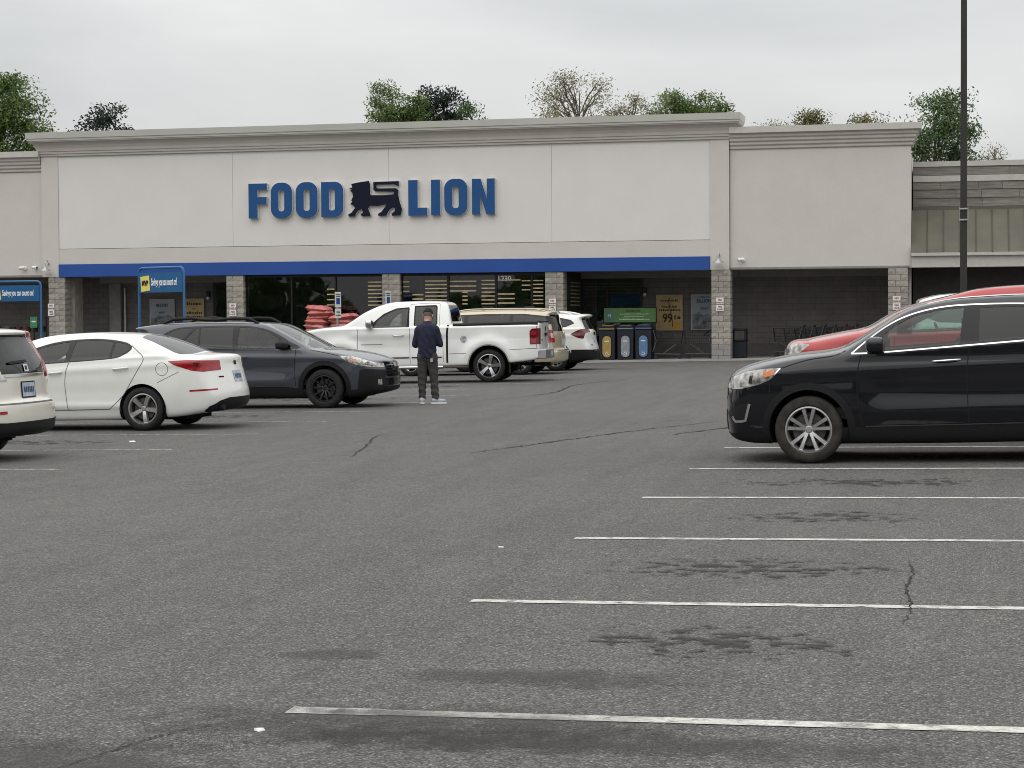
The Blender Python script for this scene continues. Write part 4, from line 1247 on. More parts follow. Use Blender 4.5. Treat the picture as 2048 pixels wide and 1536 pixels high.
bars(e, [(0, 1.02, .62, .07)], M_BROWNPR); text('lettering', 'Food Lion', .15, (0, -.036, .80), M_BROWNPR, e, align='CENTER', xs=.9, offset=.003); bars(e, [(0, .69, .72, .075)], M_BROWNPR)
text('lettering', '99', .42, (-.06, -.036, .30), M_BROWNPR, e, align='CENTER', xs=.85, offset=.012); text('lettering', '\u00a2', .24, (.17, -.036, .42), M_BROWNPR, e, xs=.8, offset=.006)
box('price_tag', .29, .40, -.037, -.035, .40, .50, M_BROWNPR, e); 
MB().tube([(.02, -.04, 1.16), (-.02, -.04, 1.05), (.02, -.04, .8), (.10, -.04, .45), (.12, -.04, .12)], .012, 6).build('painted_vine', M_BROWNPR, e, True)
m = MB(); m.lathe([(.001, -.037), (.13, -.036), (.15, -.035)], 20, 'y', (.25, 0, .16)); m.build('print_fruit', pm('orange_print', (.60, .33, .05), .5), e, True)
e, w, h = poster('p', -9.13, -8.17, 1.08, 2.34, M_GREYP, M_PFRAME2, 'grey photo poster with blue lettering beside the right entrance column')
text('lettering', 'BILLION', .17, (-.02, -.036, .98), M_DIMPR, e, align='CENTER', xs=.85, offset=.006); text('lettering', 'MEALS', .10, (0, -.036, .74), M_DIMPR, e, align='CENTER', offset=.003); bars(e, [(0, 1.15, .4, .05)], M_DIMPR)
M_BLOT = pm('dark_photo_print', (.035, .04, .045), .5, scale=5, col2=(.26, .28, .29))
m = MB(); m.prism([(-.42, .05), (-.42, .60), (-.3, .56), (-.2, .66), (-.05, .52), (.1, .60), (.25, .50), (.42, .62), (.42, .05)], -.0375, -.035, 'xz'); m.build('photo_print', M_BLOT, e)
e, w, h = poster('p', -29.50, -28.50, 1.10, 2.33, M_GREYP, M_PFRAME2, 'grey photo poster on the left porch wall')
text('lettering', 'BILLION', .15, (0, -.036, .95), M_DIMPR, e, align='CENTER', xs=.85, offset=.006); text('lettering', 'MEALS', .09, (0, -.036, .70), M_DIMPR, e, align='CENTER', offset=.003)
m = MB(); m.prism([(-.44, .05), (-.44, .55), (-.3, .50), (-.15, .62), (.05, .58), (.25, .64), (.44, .55), (.44, .05)], -.0375, -.035, 'xz'); m.build('photo_print', M_BLOT, e)
e, w, h = poster('p', -28.16, -27.32, 1.10, 2.34, M_GOLD, M_PFRAME, 'gold poster with dark print on the left porch wall')
bars(e, [(0, 1.0, .55, .10), (0, .84, .12, .05), (0, .66, .56, .10), (0, .50, .64, .10)], M_BROWNPR)

# ---- recycling bins under a green board
M_BIN = pm('dark_bin_plastic', (.014, .016, .024), .45, var=.15)
def bin_(x, col, lb):
    e = empty('recycling_bin', (x, YF + 1.15, gz(x, YF + 1.15) + .05), 0, lb, 'bin', 'recycling bins by the entrance')
    m = MB(); m.prism([(-.27, 0), (.27, 0), (.29, 1.02), (-.29, 1.02)], -.28, .28, 'xz'); m.build('body', M_BIN, e, bevel=.025)
    m = MB(); m.prism([(-.31, 1.02), (.31, 1.02), (.30, 1.08), (.20, 1.17), (-.20, 1.17), (-.30, 1.08)], -.30, .30, 'xz'); m.build('lid', M_BIN, e, bevel=.015)
    box('lid_band', -.26, .26, -.325, -.301, 1.045, 1.085, pm('band_' + lb[:6], tuple(c * .8 for c in col), .5), e)
    box('lid_top', -.18, .18, -.2, .2, 1.171, 1.19, pm('lid_' + lb[:6], col, .5), e)
    p = stadium(-.15, .15, .09, .82, .14)
    m = MB(); m.prism(p, -.305, -.293, 'xz'); m.build('panel', pm('panel_' + lb[:6], col, .45, var=.15, scale=6), e)
    p = stadium(-.17, .17, .07, .84, .16)
    m = MB(); m.prism(p, -.292, -.275, 'xz'); m.build('panel_rim', TRIM_GLOSS, e)
    M_PAL = pm('pale_print', (.62, .63, .62), .6)
    box('print_line', -.08, .08, -.308, -.305, .62, .66, M_PAL, e)
    m = MB()
    for k in range(3):
        a = math.pi / 2 + k * 2 * math.pi / 3
        c0 = (.06 * math.cos(a), .20 + .06 * math.sin(a)); a2 = a + 1.5; c1 = (.06 * math.cos(a2), .20 + .06 * math.sin(a2))
        m.tube([(c0[0], -.306, c0[1]), (c1[0], -.306, c1[1])], [.02, .008], 4)
    m.build('recycling_mark', M_PAL, e)
bin_(-11.72, (.36, .25, .08), 'tan-panelled dark recycling bin, half hidden by the white crossover')
bin_(-11.08, (.25, .27, .29), 'silver-panelled dark recycling bin, middle of three')
bin_(-10.46, (.10, .19, .34), 'blue-panelled dark recycling bin, rightmost of three')
e = empty('green_board', (-11.02, YF + 1.5, gz(-11, YF) + 1.30), 0, 'long green recycling board above the three bins', 'sign')
box('backing', -.93, .93, -.02, .03, 0, .55, TRIM_GLOSS, e, .012); box('board', -.90, .90, -.03, -.021, .03, .52, pm('green_print', (.085, .19, .055), .5, var=.12), e)
box('square', -.88, -.56, -.034, -.031, .06, .49, pm('teal_print', (.07, .16, .13), .5), e)
M_PALEG = pm('pale_green_print', (.50, .60, .42), .6)
text('lettering', 'H', .18, (-.78, -.037, .20), M_PALEG, e)
bars(e, [(.12, .40, .5, .045)], M_PRINT, -.034); bars(e, [(.15, .30, 1.0, .03)], M_PALEG, -.034); bars(e, [(.15, .22, .7, .03)], M_PALEG, -.034); bars(e, [(.15, .11, 1.05, .05)], M_PALEG, -.034)
for x in (-.8, .8): box('post', x - .03, x + .03, -.015, .025, -1.30, 0, M_FRAME, e)

# ---- waste bin
e = empty('waste_bin', (-7.2, YF + 1.0, gz(-7.2, YF + 1) + .05), 0, 'black waste bin with open hood beside the right entrance column', 'bin')
m = MB(); m.box(-.25, .25, -.25, .25, 0, .56); m.build('body', M_BIN, e, bevel=.02)
m = MB(); m.box(-.27, .27, -.27, .27, .56, .62); m.build('rim', BLACK_PL, e, bevel=.012)
for x in (-.225, .225):
    for y in (-.225, .225): box('hood_post', x - .035, x + .035, y - .035, y + .035, .62, .92, M_BIN, e)
m = MB(); m.box(-.26, .26, -.26, .26, .92, 1.0); m.build('hood', M_BIN, e, bevel=.02)
e = empty('waste_bin', (-31.05, YF + 1.6, gz(-31, YF + 1.6) + .05), 0, 'dark waste bin behind the leftmost column', 'bin')
m = MB(); m.box(-.25, .25, -.25, .25, 0, 1.0); m.build('body', M_BIN, e, bevel=.03)
m = MB(); m.prism([(-.27, 1.0), (.27, 1.0), (.20, 1.28), (-.20, 1.28)], -.26, .26, 'xz'); m.build('hood', BLACK_PL, e, bevel=.02)

# ---- shopping carts
ORD = ['first', 'second', 'third', 'fourth', 'fifth', 'sixth', 'seventh', 'eighth', 'ninth', 'tenth', 'eleventh', 'twelfth', 'thirteenth', 'fourteenth', 'fifteenth', 'sixteenth', 'seventeenth']
M_WIRE = pm('cart_wire', (.15, .15, .155), .4, metal=.5)
M_CARTP = pm('cart_plastic', (.025, .03, .045), .5)
def cart_meshes():
    P = {}
    m = MB()          # chassis: two side rails, front hoop, uprights
    for s_ in (-1, 1):
        m.tube([(.48, s_ * .22, .16), (-.40, s_ * .27, .18), (-.46, s_ * .27, .24), (-.33, s_ * .27, .62), (-.44, s_ * .27, 1.0)], .016, 6)
    m.tube([(.48, -.22, .16), (.48, .22, .16)], .016, 6); m.tube([(-.40, -.27, .18), (-.40, .27, .18)], .014, 6)
    m.tube([(-.1, -.24, .19), (.33, -.22, .50)], .012, 6); m.tube([(-.1, .24, .19), (.33, .22, .50)], .012, 6)
    P['chassis'] = (m.me('chassis', True), M_WIRE)
    m = MB()          # basket of wires
    def ring(z, t):
        xf, xb = .50 + .06 * t, -.36 - .04 * t; wf, wb = .19 + .03 * t, .24 + .03 * t
        return [(xf, -wf, z), (xb, -wb, z), (xb, wb, z), (xf, wf, z), (xf, -wf, z)]
    for k in range(6):
        t = k / 5; m.tube(ring(.50 + .46 * t, t), .011 if k == 5 else .0032, 5, caps=False)
    for k in range(13):
        q = k / 12
        for s_ in (-1, 1):
            a = (.50 + q * -.86, s_ * (.19 + q * .05), .50); b = (.56 + q * -.96, s_ * (.22 + q * .05), .96); m.tube([a, b], .0028, 4, caps=False)
    for k in range(7):
        q = k / 6 * 2 - 1
        m.tube([(.56, q * .22, .96), (.50, q * .19, .50), (-.36, q * .24, .50), (-.40, q * .27, .96)], .004, 4, caps=False)
    P['basket'] = (m.me('basket', True), pm('dark_basket_wire', (.06, .06, .064), .45, metal=.4))
    P['handle'] = (MB().tube([(-.46, -.27, 1.0), (-.50, -.24, 1.05), (-.50, .24, 1.05), (-.46, .27, 1.0)], .02, 8).me('handle', True), M_CARTP)
    m = MB(); m.box(-.40, -.12, -.20, .20, .78, .80); m.quad((-.12, -.2, .8), (-.12, .2, .8), (-.36, .2, 1.0), (-.36, -.2, 1.0)); P['child_seat'] = (m.me('child_seat'), M_CARTP)
    for k, (x, y) in enumerate(((.44, -.20), (.44, .20), (-.36, -.26), (-.36, .26))):
        m = MB().lathe([(.02, -.016), (.062, -.016), (.066, 0), (.062, .016), (.02, .016)], 14, 'y', (x, y, .066)); m.box(x - .015, x + .015, y - .024, y + .024, .06, .17)
        P['wheel%d' % k] = (m.me('caster', True), M_CARTP)
    return P
CART = cart_meshes()
for me, mt in CART.values(): me.materials.append(mt)
def cart(x, y, rz, lb, grp, dz=.05):
    e = empty('shopping_cart', (x, y, gz(x, y) + dz), rz, lb, 'shopping cart', grp)
    for k, (me, mt) in CART.items(): link(me.name, me, None, e)
    return e
cart(-9.72, YF + 1.3, math.pi * .02, 'dark shopping cart in front of the gold poster', 'carts at the entrance'); cart(-8.55, YF + 1.3, math.pi * 1.0, 'dark shopping cart in front of the grey entrance poster', 'carts at the entrance')
for i in range(7):
    cart(-5.6 + .36 * i, YF + 2.2, math.pi, ORD[i] + ' dark cart from the left in the nested row on the right porch', 'nested carts on the right porch')

# ---- cart corrals with headers, in the car park
M_CORR = pm('corral_blue', (.028, .115, .265), .4, var=.08, scale=2)
M_HEAD = pm('header_blue', (.012, .095, .235), .45, var=.06)
M_YEL = pm('yellow_tag', (.72, .60, .14), .5, var=.05)
M_WHT = pm('white_lettering', (.78, .80, .80), .5)
def corral(x, y, w, rz, lb):
    """slim blue frame with a printed header; rails run back from it"""
    e = empty('cart_corral', (x, y, gz(x, y)), rz, lb, 'cart corral', 'cart corrals')
    for s_ in (-1, 1):
        MB().tube([(s_ * w, 0, 0), (s_ * w, 0, 2.70), (s_ * (w - .03), 0, 2.775), (s_ * (w - .10), 0, 2.80), (0, 0, 2.80)], .028, 10).build('post', M_CORR, e, True)
        MB().tube([(s_ * w, 0, .95), (s_ * w, 2.3, .95), (s_ * w, 2.4, .85), (s_ * w, 2.4, 0)], .028, 8).build('side_rail', M_CORR, e, True)
        MB().tube([(s_ * w, 0, .45), (s_ * w, 2.4, .45)], .022, 8).build('side_rail', M_CORR, e, True)
    box('header', -w + .03, w - .03, -.02, .02, 2.28, 2.70, M_HEAD, e)
    m = MB(); m.box(-.145, .145, -.030, -.021, -.16, .16); t = m.build('price_tag', M_YEL, e); t.location = (-w + .24, 0, 2.47); t.rotation_euler = (0, -.10, 0)
    text('tag_lettering', 'MVP', .15, (-w + .24, -.034, 2.43), M_PRINT, e, align='CENTER', xs=.75, offset=.008)
    text('header_lettering', 'Savings you can count on!', .22, (-w + .44, -.024, 2.43), M_WHT, e, xs=(2 * w - .54) / 2.55, offset=.004)
corral(-16.43, 38.25, .745, math.radians(-28), 'slim blue cart corral frame with savings header behind the grey estate car')
corral(-24.25, 46.8, .80, math.radians(-6), 'slim blue cart corral frame with savings header at the left edge')
for i in range(6):
    cart(-14.9 + .30 * i, 38.5, 0, ORD[i] + ' cart from the left in the row behind the grey estate car', 'carts behind the grey estate car', 0)
# goods racks inside the left porch seen under that header
e = empty('goods_rack', (-33.6, YF + 1.2, gz(-33, YF) + .05), 0, 'dark rack of potted goods under the left porch', 'rack')
for z in (.35, .85, 1.35): box('shelf', -1.2, 1.0, -.25, .25, z - .02, z, M_FRAME, e)
for x in (-1.18, .98):
    for y in (-.24, .24): box('upright', x - .02, x + .02, y - .02, y + .02, 0, 1.9, M_FRAME, e)
rq = random.Random(5); pots = [pm('pot_%d' % i, c, .7) for i, c in enumerate(((.10, .03, .03), (.05, .05, .055), (.16, .15, .13), (.03, .05, .04)))]
for z, shelf in ((.35, 'bottom'), (.85, 'middle'), (1.35, 'top')):
    x = -1.05; k_ = 0
    while x < .9:
        r_ = rq.uniform(.07, .12)
        o = MB().lathe([(.001, 0), (r_ * .75, 0), (r_, .18), (r_ * 1.08, .19), (r_ * .9, .2), (.001, .17)], 12, 'z').build('flower_pot', rq.choice(pots), None, True)
        o.location = (-33.6 + x, YF + 1.15, gz(-33, YF) + .05 + z); tag(o, '%s small pot from the left on the %s shelf of the porch rack' % (ORD[k_], shelf), 'pot', 'pots on the porch rack'); k_ += 1; x += rq.uniform(.22, .4)
e = empty('green_notice', (-33.0, YF + .7, gz(-33, YF) + 1.55), 0, 'small green notice on a stand in the left porch', 'sign')
box('board', -.14, .14, 0, .02, 0, .40, pm('green_notice_board', (.05, .22, .11), .5), e); box('stand', -.02, .02, .02, .05, -1.5, .3, M_FRAME, e); box('print_line', -.08, .08, -.004, 0, .2, .25, M_WHT, e)

# ---- reserved-parking posts
def sign_post(x, y, h, rz, lb):
    z0 = gz(x, y); e = empty('sign_post', (x, y, z0), rz, lb, 'sign', 'reserved parking signs')
    box('post', -.025, .025, -.02, .02, 0, h, M_GALV, e)
    box('plate', -.15, .15, -.03, -.021, h - .50, h, M_SIGNW, e); box('plate', -.15, .15, -.03, -.021, h - .85, h - .54, M_SIGNW, e)
    box('blue_panel', -.09, .09, -.034, -.031, h - .40, h - .20, M_BLUE, e)
    text('lettering', 'RESERVED', .055, (0, -.034, h - .10), pm('green_lettering', (.03, .16, .08), .6), e, align='CENTER', offset=.002); text('lettering', 'PARKING', .055, (0, -.034, h - .165), MATS['green_lettering'], e, align='CENTER', offset=.002)
    text('lettering', 'VAN', .08, (0, -.034, h - .68), MATS['green_lettering'], e, align='CENTER', offset=.002); text('lettering', 'ACCESSIBLE', .045, (0, -.034, h - .77), MATS['green_lettering'], e, align='CENTER', offset=.002)
sign_post(-19.65, 60.0, 2.52, math.radians(68), 'white and blue reserved parking sign in front of the red sacks')
sign_post(-17.95, 60.0, 2.52, math.radians(74), 'white and blue reserved parking sign left of the pickup roof')

# ---- red sacks stacked on pallets
M_SACK = pm('red_sack', (.44, .140, .125), .45, scale=4, var=.25, bump=.5, bscale=9)
M_SACK2 = pm('red_sack_paler', (.50, .20, .18), .42, scale=5, var=.25, bump=.5, bscale=9)
def sack(seed):
    r_ = np.random.default_rng(seed); n, k = 10, 7; V, F_ = [], []
    for side in (1, -1):
        for i in range(n + 1):
            for j in range(k + 1):
                u, v = i / n * 2 - 1, j / k * 2 - 1
                e = max(0, (1 - abs(u) ** 4)) * max(0, (1 - abs(v) ** 4))
                V.append((.40 * u * (1 - .05 * v * v), .27 * v * (1 - .06 * u * u), side * (.105 * e ** .5 + r_.normal(0, .014) * (e > .02))))
    o = (n + 1) * (k + 1)
    for s_ in (0, 1):
        for i in range(n):
            for j in range(k):
                a = s_ * o + i * (k + 1) + j; q = (a, a + k + 1, a + k + 2, a + 1); F_.append(q if s_ == 0 else q[::-1])
    return mesh('mulch_sack', V, F_, True)
SACKS = [sack(i) for i in range(4)]
for i, s_ in enumerate(SACKS): s_.materials.append(M_SACK if i % 2 else M_SACK2)
rk = random.Random(9)
def sack_pile(cx, cy, layers, w, lb):
    z = gz(cx, cy) + .20; dz = .150
    pal = empty('pallet', (cx, cy, gz(cx, cy) + .05), 0, 'wooden pallet under the ' + lb, 'pallet')
    for k in range(5): box('board', -w / 2 - .05, w / 2 + .05, -.5 + .22 * k, -.5 + .22 * k + .10, .09, .115, M_SLAT, pal)
    for k in (-1, 0, 1): box('runner', k * w / 2.3 - .04, k * w / 2.3 + .04, -.5, .5, 0, .09, M_SLAT, pal)
    for l in range(layers):
        nx = max(1, int(round(w / .78)))
        if l > layers - 3: nx = max(1, nx - 1) if nx > 1 else 1
        for i in range(nx):
            for jy in (-.25, .25):
                o = link('mulch_sack', rk.choice(SACKS), None, None)
                o.location = (cx - (nx - 1) * .39 + i * .78 + rk.uniform(-.09, .09), cy + jy + rk.uniform(-.04, .04), z + l * dz)
                o.rotation_euler = (rk.uniform(-.08, .08), rk.uniform(-.12, .12), rk.uniform(-.22, .22) + (math.pi if rk.random() < .5 else 0))
                tag(o, '%s red sack, %s layer up, in the %s' % (('left' if i == 0 and nx > 1 else 'right' if nx > 1 else '') + (' front' if jy < 0 else ' rear'), ORD[l], lb), 'sack', 'sacks in the ' + lb); o['label'] = o['label'].strip()
sack_pile(-21.35, YF - 1.1, 13, .80, 'tall pile by the shop window')
sack_pile(-20.50, YF - 1.2, 11, .80, 'lower pile behind the reserved sign')

# ------------------------------------------------------------------ light pole
M_POLE = pm('dark_bronze', (.040, .037, .034), .5, metal=.3, var=.15, scale=2)
px, py = .11, 40.0
e = empty('light_pole', (px, py, gz(px, py)), 0, 'tall dark square lamp post standing behind the red vehicle', 'lamp post')
m = MB(); m.v = [(-.072, -.072, .6), (.072, -.072, .6), (.072, .072, .6), (-.072, .072, .6), (-.055, -.055, 10.4), (.055, -.055, 10.4), (.055, .055, 10.4), (-.055, .055, 10.4)]
m.f = [(0, 1, 5, 4), (1, 2, 6, 5), (2, 3, 7, 6), (3, 0, 4, 7), (4, 5, 6, 7)]; m.build('post', M_POLE, e)
MB().lathe([(.28, 0), (.28, .60), (.25, .65), (.001, .65)], 20, 'z').build('concrete_base', MATS['concrete'], e, True)
for z in (3.38, 3.60): box('band_clamp', -.092, .092, -.092, .092, z - .015, z + .015, M_GALV, e)
box('sign_bracket', -.09, -.082, -.10, .10, 3.36, 3.64, M_GALV, e); box('sign_bracket', .082, .09, -.10, .10, 3.36, 3.64, M_GALV, e)
for s_ in (-1, 1):
    box('lamp_arm', min(0, s_ * .5), max(0, s_ * .5), -.03, .03, 10.25, 10.31, M_POLE, e); m = MB(); m.box(s_ * .72 - .28, s_ * .72 + .28, -.2, .2, 10.2, 10.38); m.build('lamp_head', M_POLE, e, bevel=.03)
# ------------------------------------------------------------------ the vehicles
def paint(name, col, rough=0.32, metal=0.0, var=0.03, coat=1.0):
    return pm(name, col, rough, metal, coat, var, 3.0, spec=0.12)
P_BLACK = paint('black_car_paint', (0.0035, 0.004, 0.007), 0.3, 0.0, 0.1, 0.85)
P_WHITE = paint('white_car_paint', (0.74, 0.74, 0.71))
P_PEARL = paint('pearl_car_paint', (0.66, 0.64, 0.57))
P_GREY = paint('grey_car_paint', (0.050, 0.055, 0.068), 0.30, 0.25)
P_GOLD = paint('gold_car_paint', (0.46, 0.40, 0.30), 0.30, 0.3)
P_RED = paint('red_car_paint', (0.36, 0.020, 0.022), 0.26)
P_TRUCK = paint('white_truck_paint', (0.70, 0.70, 0.675))
Y_SIDE = 0.0

# ---- black crossover, near right
def black_crossover():
    ol = [(0.5, .23), (0.78, .24), (0.92, .29), (0.955, .42), (0.955, .62), (0.945, .78), (0.925, .88), (0.885, .95), (0.78, 1.015), (0.61, 1.075), (0.37, 1.13), (0.11, 1.17), (-.18, 1.20), (-.36, 1.25),
          (-.72, 1.46), (-.98, 1.605), (-1.2, 1.68), (-1.53, 1.735), (-1.85, 1.755), (-2.24, 1.765), (-2.8, 1.75), (-3.25, 1.71), (-3.52, 1.64), (-3.62, 1.50), (-3.74, 1.15), (-3.82, .9), (-3.84, .6), (-3.78, .4), (-3.5, .28), (-2.0, .24), (-1.0, .23)]
    c = Car('parked_crossover', 'shiny black crossover with silver alloy wheels and chrome window trim, parked nose towards the aisle', 'car',
            ol, .945, (-1.54, 20.69 + .945), math.pi, P_BLACK, belt=(1.13, -.063), tumble=(.24, .24), planf=(-.1, .20), bow=(.20, .12), wr=-2.78, wheel_r=.362, cell=.022,
            crease=((-3.6, .9, .98, .012, .07, -.03), (-2.6, -.7, .52, .013, .10, -.02), (-3.0, -.6, .75, -.014, .12, 0)))
    dlo = [(-.46, 1.165), (-.62, 1.30), (-.83, 1.45), (-1.06, 1.56), (-1.37, 1.635), (-1.71, 1.66), (-2.21, 1.66), (-2.75, 1.63), (-3.15, 1.57), (-3.30, 1.48), (-3.15, 1.36), (-2.7, 1.31), (-2.21, 1.275), (-1.65, 1.235), (-.78, 1.175)]
    gF = [(-.72, 1.195), (-.80, 1.36), (-.9, 1.445), (-1.11, 1.55), (-1.37, 1.605), (-1.63, 1.625), (-1.575, 1.25)]
    gR = [(-1.79, 1.625), (-2.21, 1.63), (-2.62, 1.60), (-2.66, 1.32), (-2.21, 1.30), (-1.77, 1.275)]
    gQ = [(-2.74, 1.58), (-3.12, 1.53), (-3.22, 1.47), (-3.1, 1.38), (-2.78, 1.34)]
    c.windows(dlo, [(gF, GLASS_FRONT), (gR, GLASS_DARK), (gQ, GLASS_DARK)])
    c.strip('chrome_strip', dlo + [dlo[0]], .015, CHROME, smooth=4, lift=.004)
    head = [(.90, .80), (.90, .86), (.83, .92), (.65, .985), (.48, 1.012), (.28, 1.022), (.32, .97), (.40, .905), (.53, .855), (.70, .815)]
    c.cut('headlight', CLEAR_LENS, 'S', head, .42, .003)
    amb = [(.50, 1.0), (.31, 1.012), (.40, .915), (.47, .89)]
    c.strip('turn_signal', [(.47, .945), (.36, .985)], .055, AMBER_LENS, lift=.008)
    c.strip('headlight_divider', [(.62, .86), (.60, .97)], .035, TRIM_GLOSS, lift=.006)
    c.strip('headlight_rim', [(.88, .80), (.70, .812), (.53, .852), (.40, .905), (.29, 1.02)], .014, CHROME, lift=.006)
    fog = [(.90, .53), (.84, .60), (.62, .655), (.67, .445), (.84, .44)]
    c.cut('fog_lamp_recess', BLACK_PL, 'S', fog, .42, .003)
    c.strip('fog_lamp_trim', [(.63, .64), (.68, .455), (.80, .445), (.83, .50)], .028, ALLOY, lift=.010)
    c.cut('grille', TRIM_GLOSS, 'F', [(-.46, .72), (-.40, .90), (.40, .90), (.46, .72), (.30, .66), (-.30, .66)], .6, .003)
    c.cut('lower_grille', BLACK_PL, 'F', [(-.5, .34), (-.45, .56), (.45, .56), (.5, .34)], .6, .003)
    c.cut('bumper_lip', BLACK_PL, 'F', [(-1.1, .1), (-1.1, .315), (1.1, .315), (1.1, .1)], .45, .004)
    c.cut('windshield', GLASS_FRONT, 'T', [(-.42, -.60), (-.40, 0), (-.42, .60), (-.98, .52), (-1.10, 0), (-.98, -.52)], 1.2, -.002, smooth=4)
    c.cut('sill_cladding', BLACK_PL, 'S', [(-.3, .1), (-.3, .385), (-2.5, .425), (-2.5, .1)], .5, .005)
    c.cut('rear_window', GLASS_DARK, 'B', [(-.62, 1.2), (-.55, 1.58), (.55, 1.58), (.62, 1.2)], -3.3, -.002)
    c.cut('tail_light', RED_LENS, 'S', [(-3.3, 1.05), (-3.35, 1.18), (-3.9, 1.16), (-3.9, .98)], .4, .003)
    c.arches(.415, .078, BLACK_PL)
    c.gap([(-.56, 1.15), (-.515, .92), (-.53, .58), (-.575, .40)])
    c.gap([(-1.68, 1.235), (-1.645, .94), (-1.66, .44)])
    c.gap([(-2.70, 1.30), (-2.66, 1.0), (-2.45, .78), (-2.36, .44)])
    c.gap([(.28, 1.02), (.0, 1.105), (-.28, 1.145), (-.40, 1.20)], w=.010)
    c.gap([(.36, .90), (.30, .82)], w=.008)
    c.strip('sill_edge', [(-.60, .395), (-1.65, .412), (-2.3, .425)], .012, pm('sill_highlight', (.05, .05, .055), .3), lift=.012)
    c.body()
    c.handle(-1.30, -1.58, 1.072, 1.088, CHROME)
    c.handle(-2.28, -2.52, 1.105, 1.115, CHROME)
    c.mirror(-.72, 1.255, (.11, .12, .085), P_BLACK, .13)
    c.strip('mirror_sail', [(-.60, 1.19), (-.70, 1.30)], .07, TRIM_GLOSS, lift=.004)
    c.interior((-1.45, -2.4), .72, CABIN)
    c.wheels(.235, .245, 'twin', ALLOY, RUBBER_DUST, .012, spin=.32)
    c.roof_rail(-1.25, -3.3, .62, ALLOY, .004, .010)
black_crossover()

# ---- white saloon
def white_saloon():
    ol = [(.5, .2), (.85, .21), (.98, .30), (1.02, .45), (1.0, .62), (.92, .76), (.7, .87), (.3, .96), (.05, 1.0), (-.2, 1.10), (-.69, 1.355), (-.86, 1.42), (-1.12, 1.475), (-1.49, 1.505), (-1.87, 1.51), (-2.24, 1.495), (-2.46, 1.475), (-2.70, 1.435), (-3.05, 1.33), (-3.40, 1.205), (-3.52, 1.165),
          (-3.72, 1.15), (-3.87, 1.135), (-3.93, 1.10), (-3.95, .98), (-3.98, .85), (-4.02, .7), (-4.06, .52), (-4.02, .36), (-3.85, .28), (-3.2, .21), (-1.5, .18)]
    c = Car('parked_saloon', 'white saloon with five-spoke alloy wheels and red wraparound tail lights, tail towards the aisle', 'car',
            ol, .93, (-12.07 - 2.795, 27.33 + .93), math.pi, P_WHITE, belt=(1.0, -.045), tumble=(.42, .35), inset=.015, planf=(.1, .2), planr=(-3.1, .19), bow=(.2, .25), r=.13, wr=-2.795, wheel_r=.335, seam=SEAM_L,
            crease=((-4.0, .5, .86, .012, .06, -.045), (-2.5, -.4, .38, .018, .06, 0), (-2.8, -.4, .6, -.012, .12, 0)))
    dlo = [(-.30, 1.005), (-.75, 1.20), (-1.14, 1.325), (-1.38, 1.375), (-1.63, 1.40), (-1.99, 1.41), (-2.3, 1.385), (-2.52, 1.34), (-2.61, 1.28), (-2.59, 1.22), (-2.49, 1.155), (-2.3, 1.10), (-1.57, 1.055), (-1.25, 1.04)]
    gF = [(-.48, 1.03), (-.80, 1.19), (-1.14, 1.30), (-1.38, 1.35), (-1.56, 1.37), (-1.52, 1.07)]
    gR = [(-1.66, 1.38), (-1.99, 1.388), (-2.28, 1.365), (-2.25, 1.115), (-1.60, 1.075)]
    gQ = [(-2.32, 1.358), (-2.50, 1.322), (-2.575, 1.275), (-2.555, 1.225), (-2.46, 1.165), (-2.29, 1.118)]
    c.windows(dlo, [(gF, GLASS_FRONT), (gR, GLASS_DARK), (gQ, GLASS_DARK)])
    c.strip('chrome_strip', [(-.5, 1.10), (-.75, 1.215), (-1.14, 1.34), (-1.38, 1.39), (-1.63, 1.415), (-1.99, 1.425), (-2.3, 1.40), (-2.54, 1.352)], .016, CHROME, smooth=4, lift=.004)
    c.cut('rear_window', GLASS_DARK, 'T', [(-2.66, -.52), (-2.60, 0), (-2.66, .52), (-2.85, .615), (-3.42, .70), (-3.46, 0), (-3.42, -.70), (-2.85, -.615)], 1.15, -.002, smooth=3)
    c.cut('windshield', GLASS_FRONT, 'T', [(-.15, -.66), (-.08, 0), (-.15, .66), (-.78, .54), (-.86, 0), (-.78, -.54)], .95, -.002, smooth=4)
    tail = [(-3.22, 1.055), (-3.54, 1.065), (-4.2, 1.035), (-4.2, .95), (-3.93, .905), (-3.75, .885), (-3.60, .905), (-3.35, .985)]
    c.cut('tail_light', RED_LENS, 'S', tail, .46, .004)
    c.strip('tail_light_inner', [(-3.62, 1.0), (-3.86, .965)], .06, DARK_RED_LENS, lift=.008)
    c.cut('headlight', CLEAR_LENS, 'S', [(1.1, .68), (.92, .78), (.5, .86), (.7, .70)], .4, .003)
    c.cut('lower_valance', BLACK_PL, 'B', [(-.80, .1), (-.78, .36), (-.62, .44), (-.4, .48), (.4, .48), (.62, .44), (.78, .36), (.80, .1)], -3.75, .004)
    c.arches(.372)
    c.gap([(-1.60, 1.05), (-1.545, .86), (-1.535, .63), (-1.57, .33)])
    c.gap([(-2.60, 1.30), (-2.73, 1.20), (-2.83, 1.09), (-2.70, .87), (-2.49, .55), (-2.26, .34)])
    c.gap([(-.50, 1.0), (-.42, .85), (-.44, .6), (-.52, .34)])
    c.gap([(-3.05, .73), (-3.40, .89)], w=.008)
    c.gap([(-.52, .335), (-1.57, .325), (-2.26, .335)], w=.014)
    f = circle(-3.13, .935, .098, 28); f.append(f[0])
    c.strip('fuel_door_gap', f, .008, SEAM_L, 'L', .0015, step=.02)
    c.strip('rear_reflector', [(-3.56, .60), (-3.92, .615)], .026, RED_LENS, lift=.005)
    c.body()
    c.handle(-2.33, -2.58, .945, .965, P_WHITE)
    c.handle(-1.27, -1.49, .895, .912, P_WHITE)
    c.patch('number_plate', 'B', (0, .80), (.32, .17), PLATE, .008)
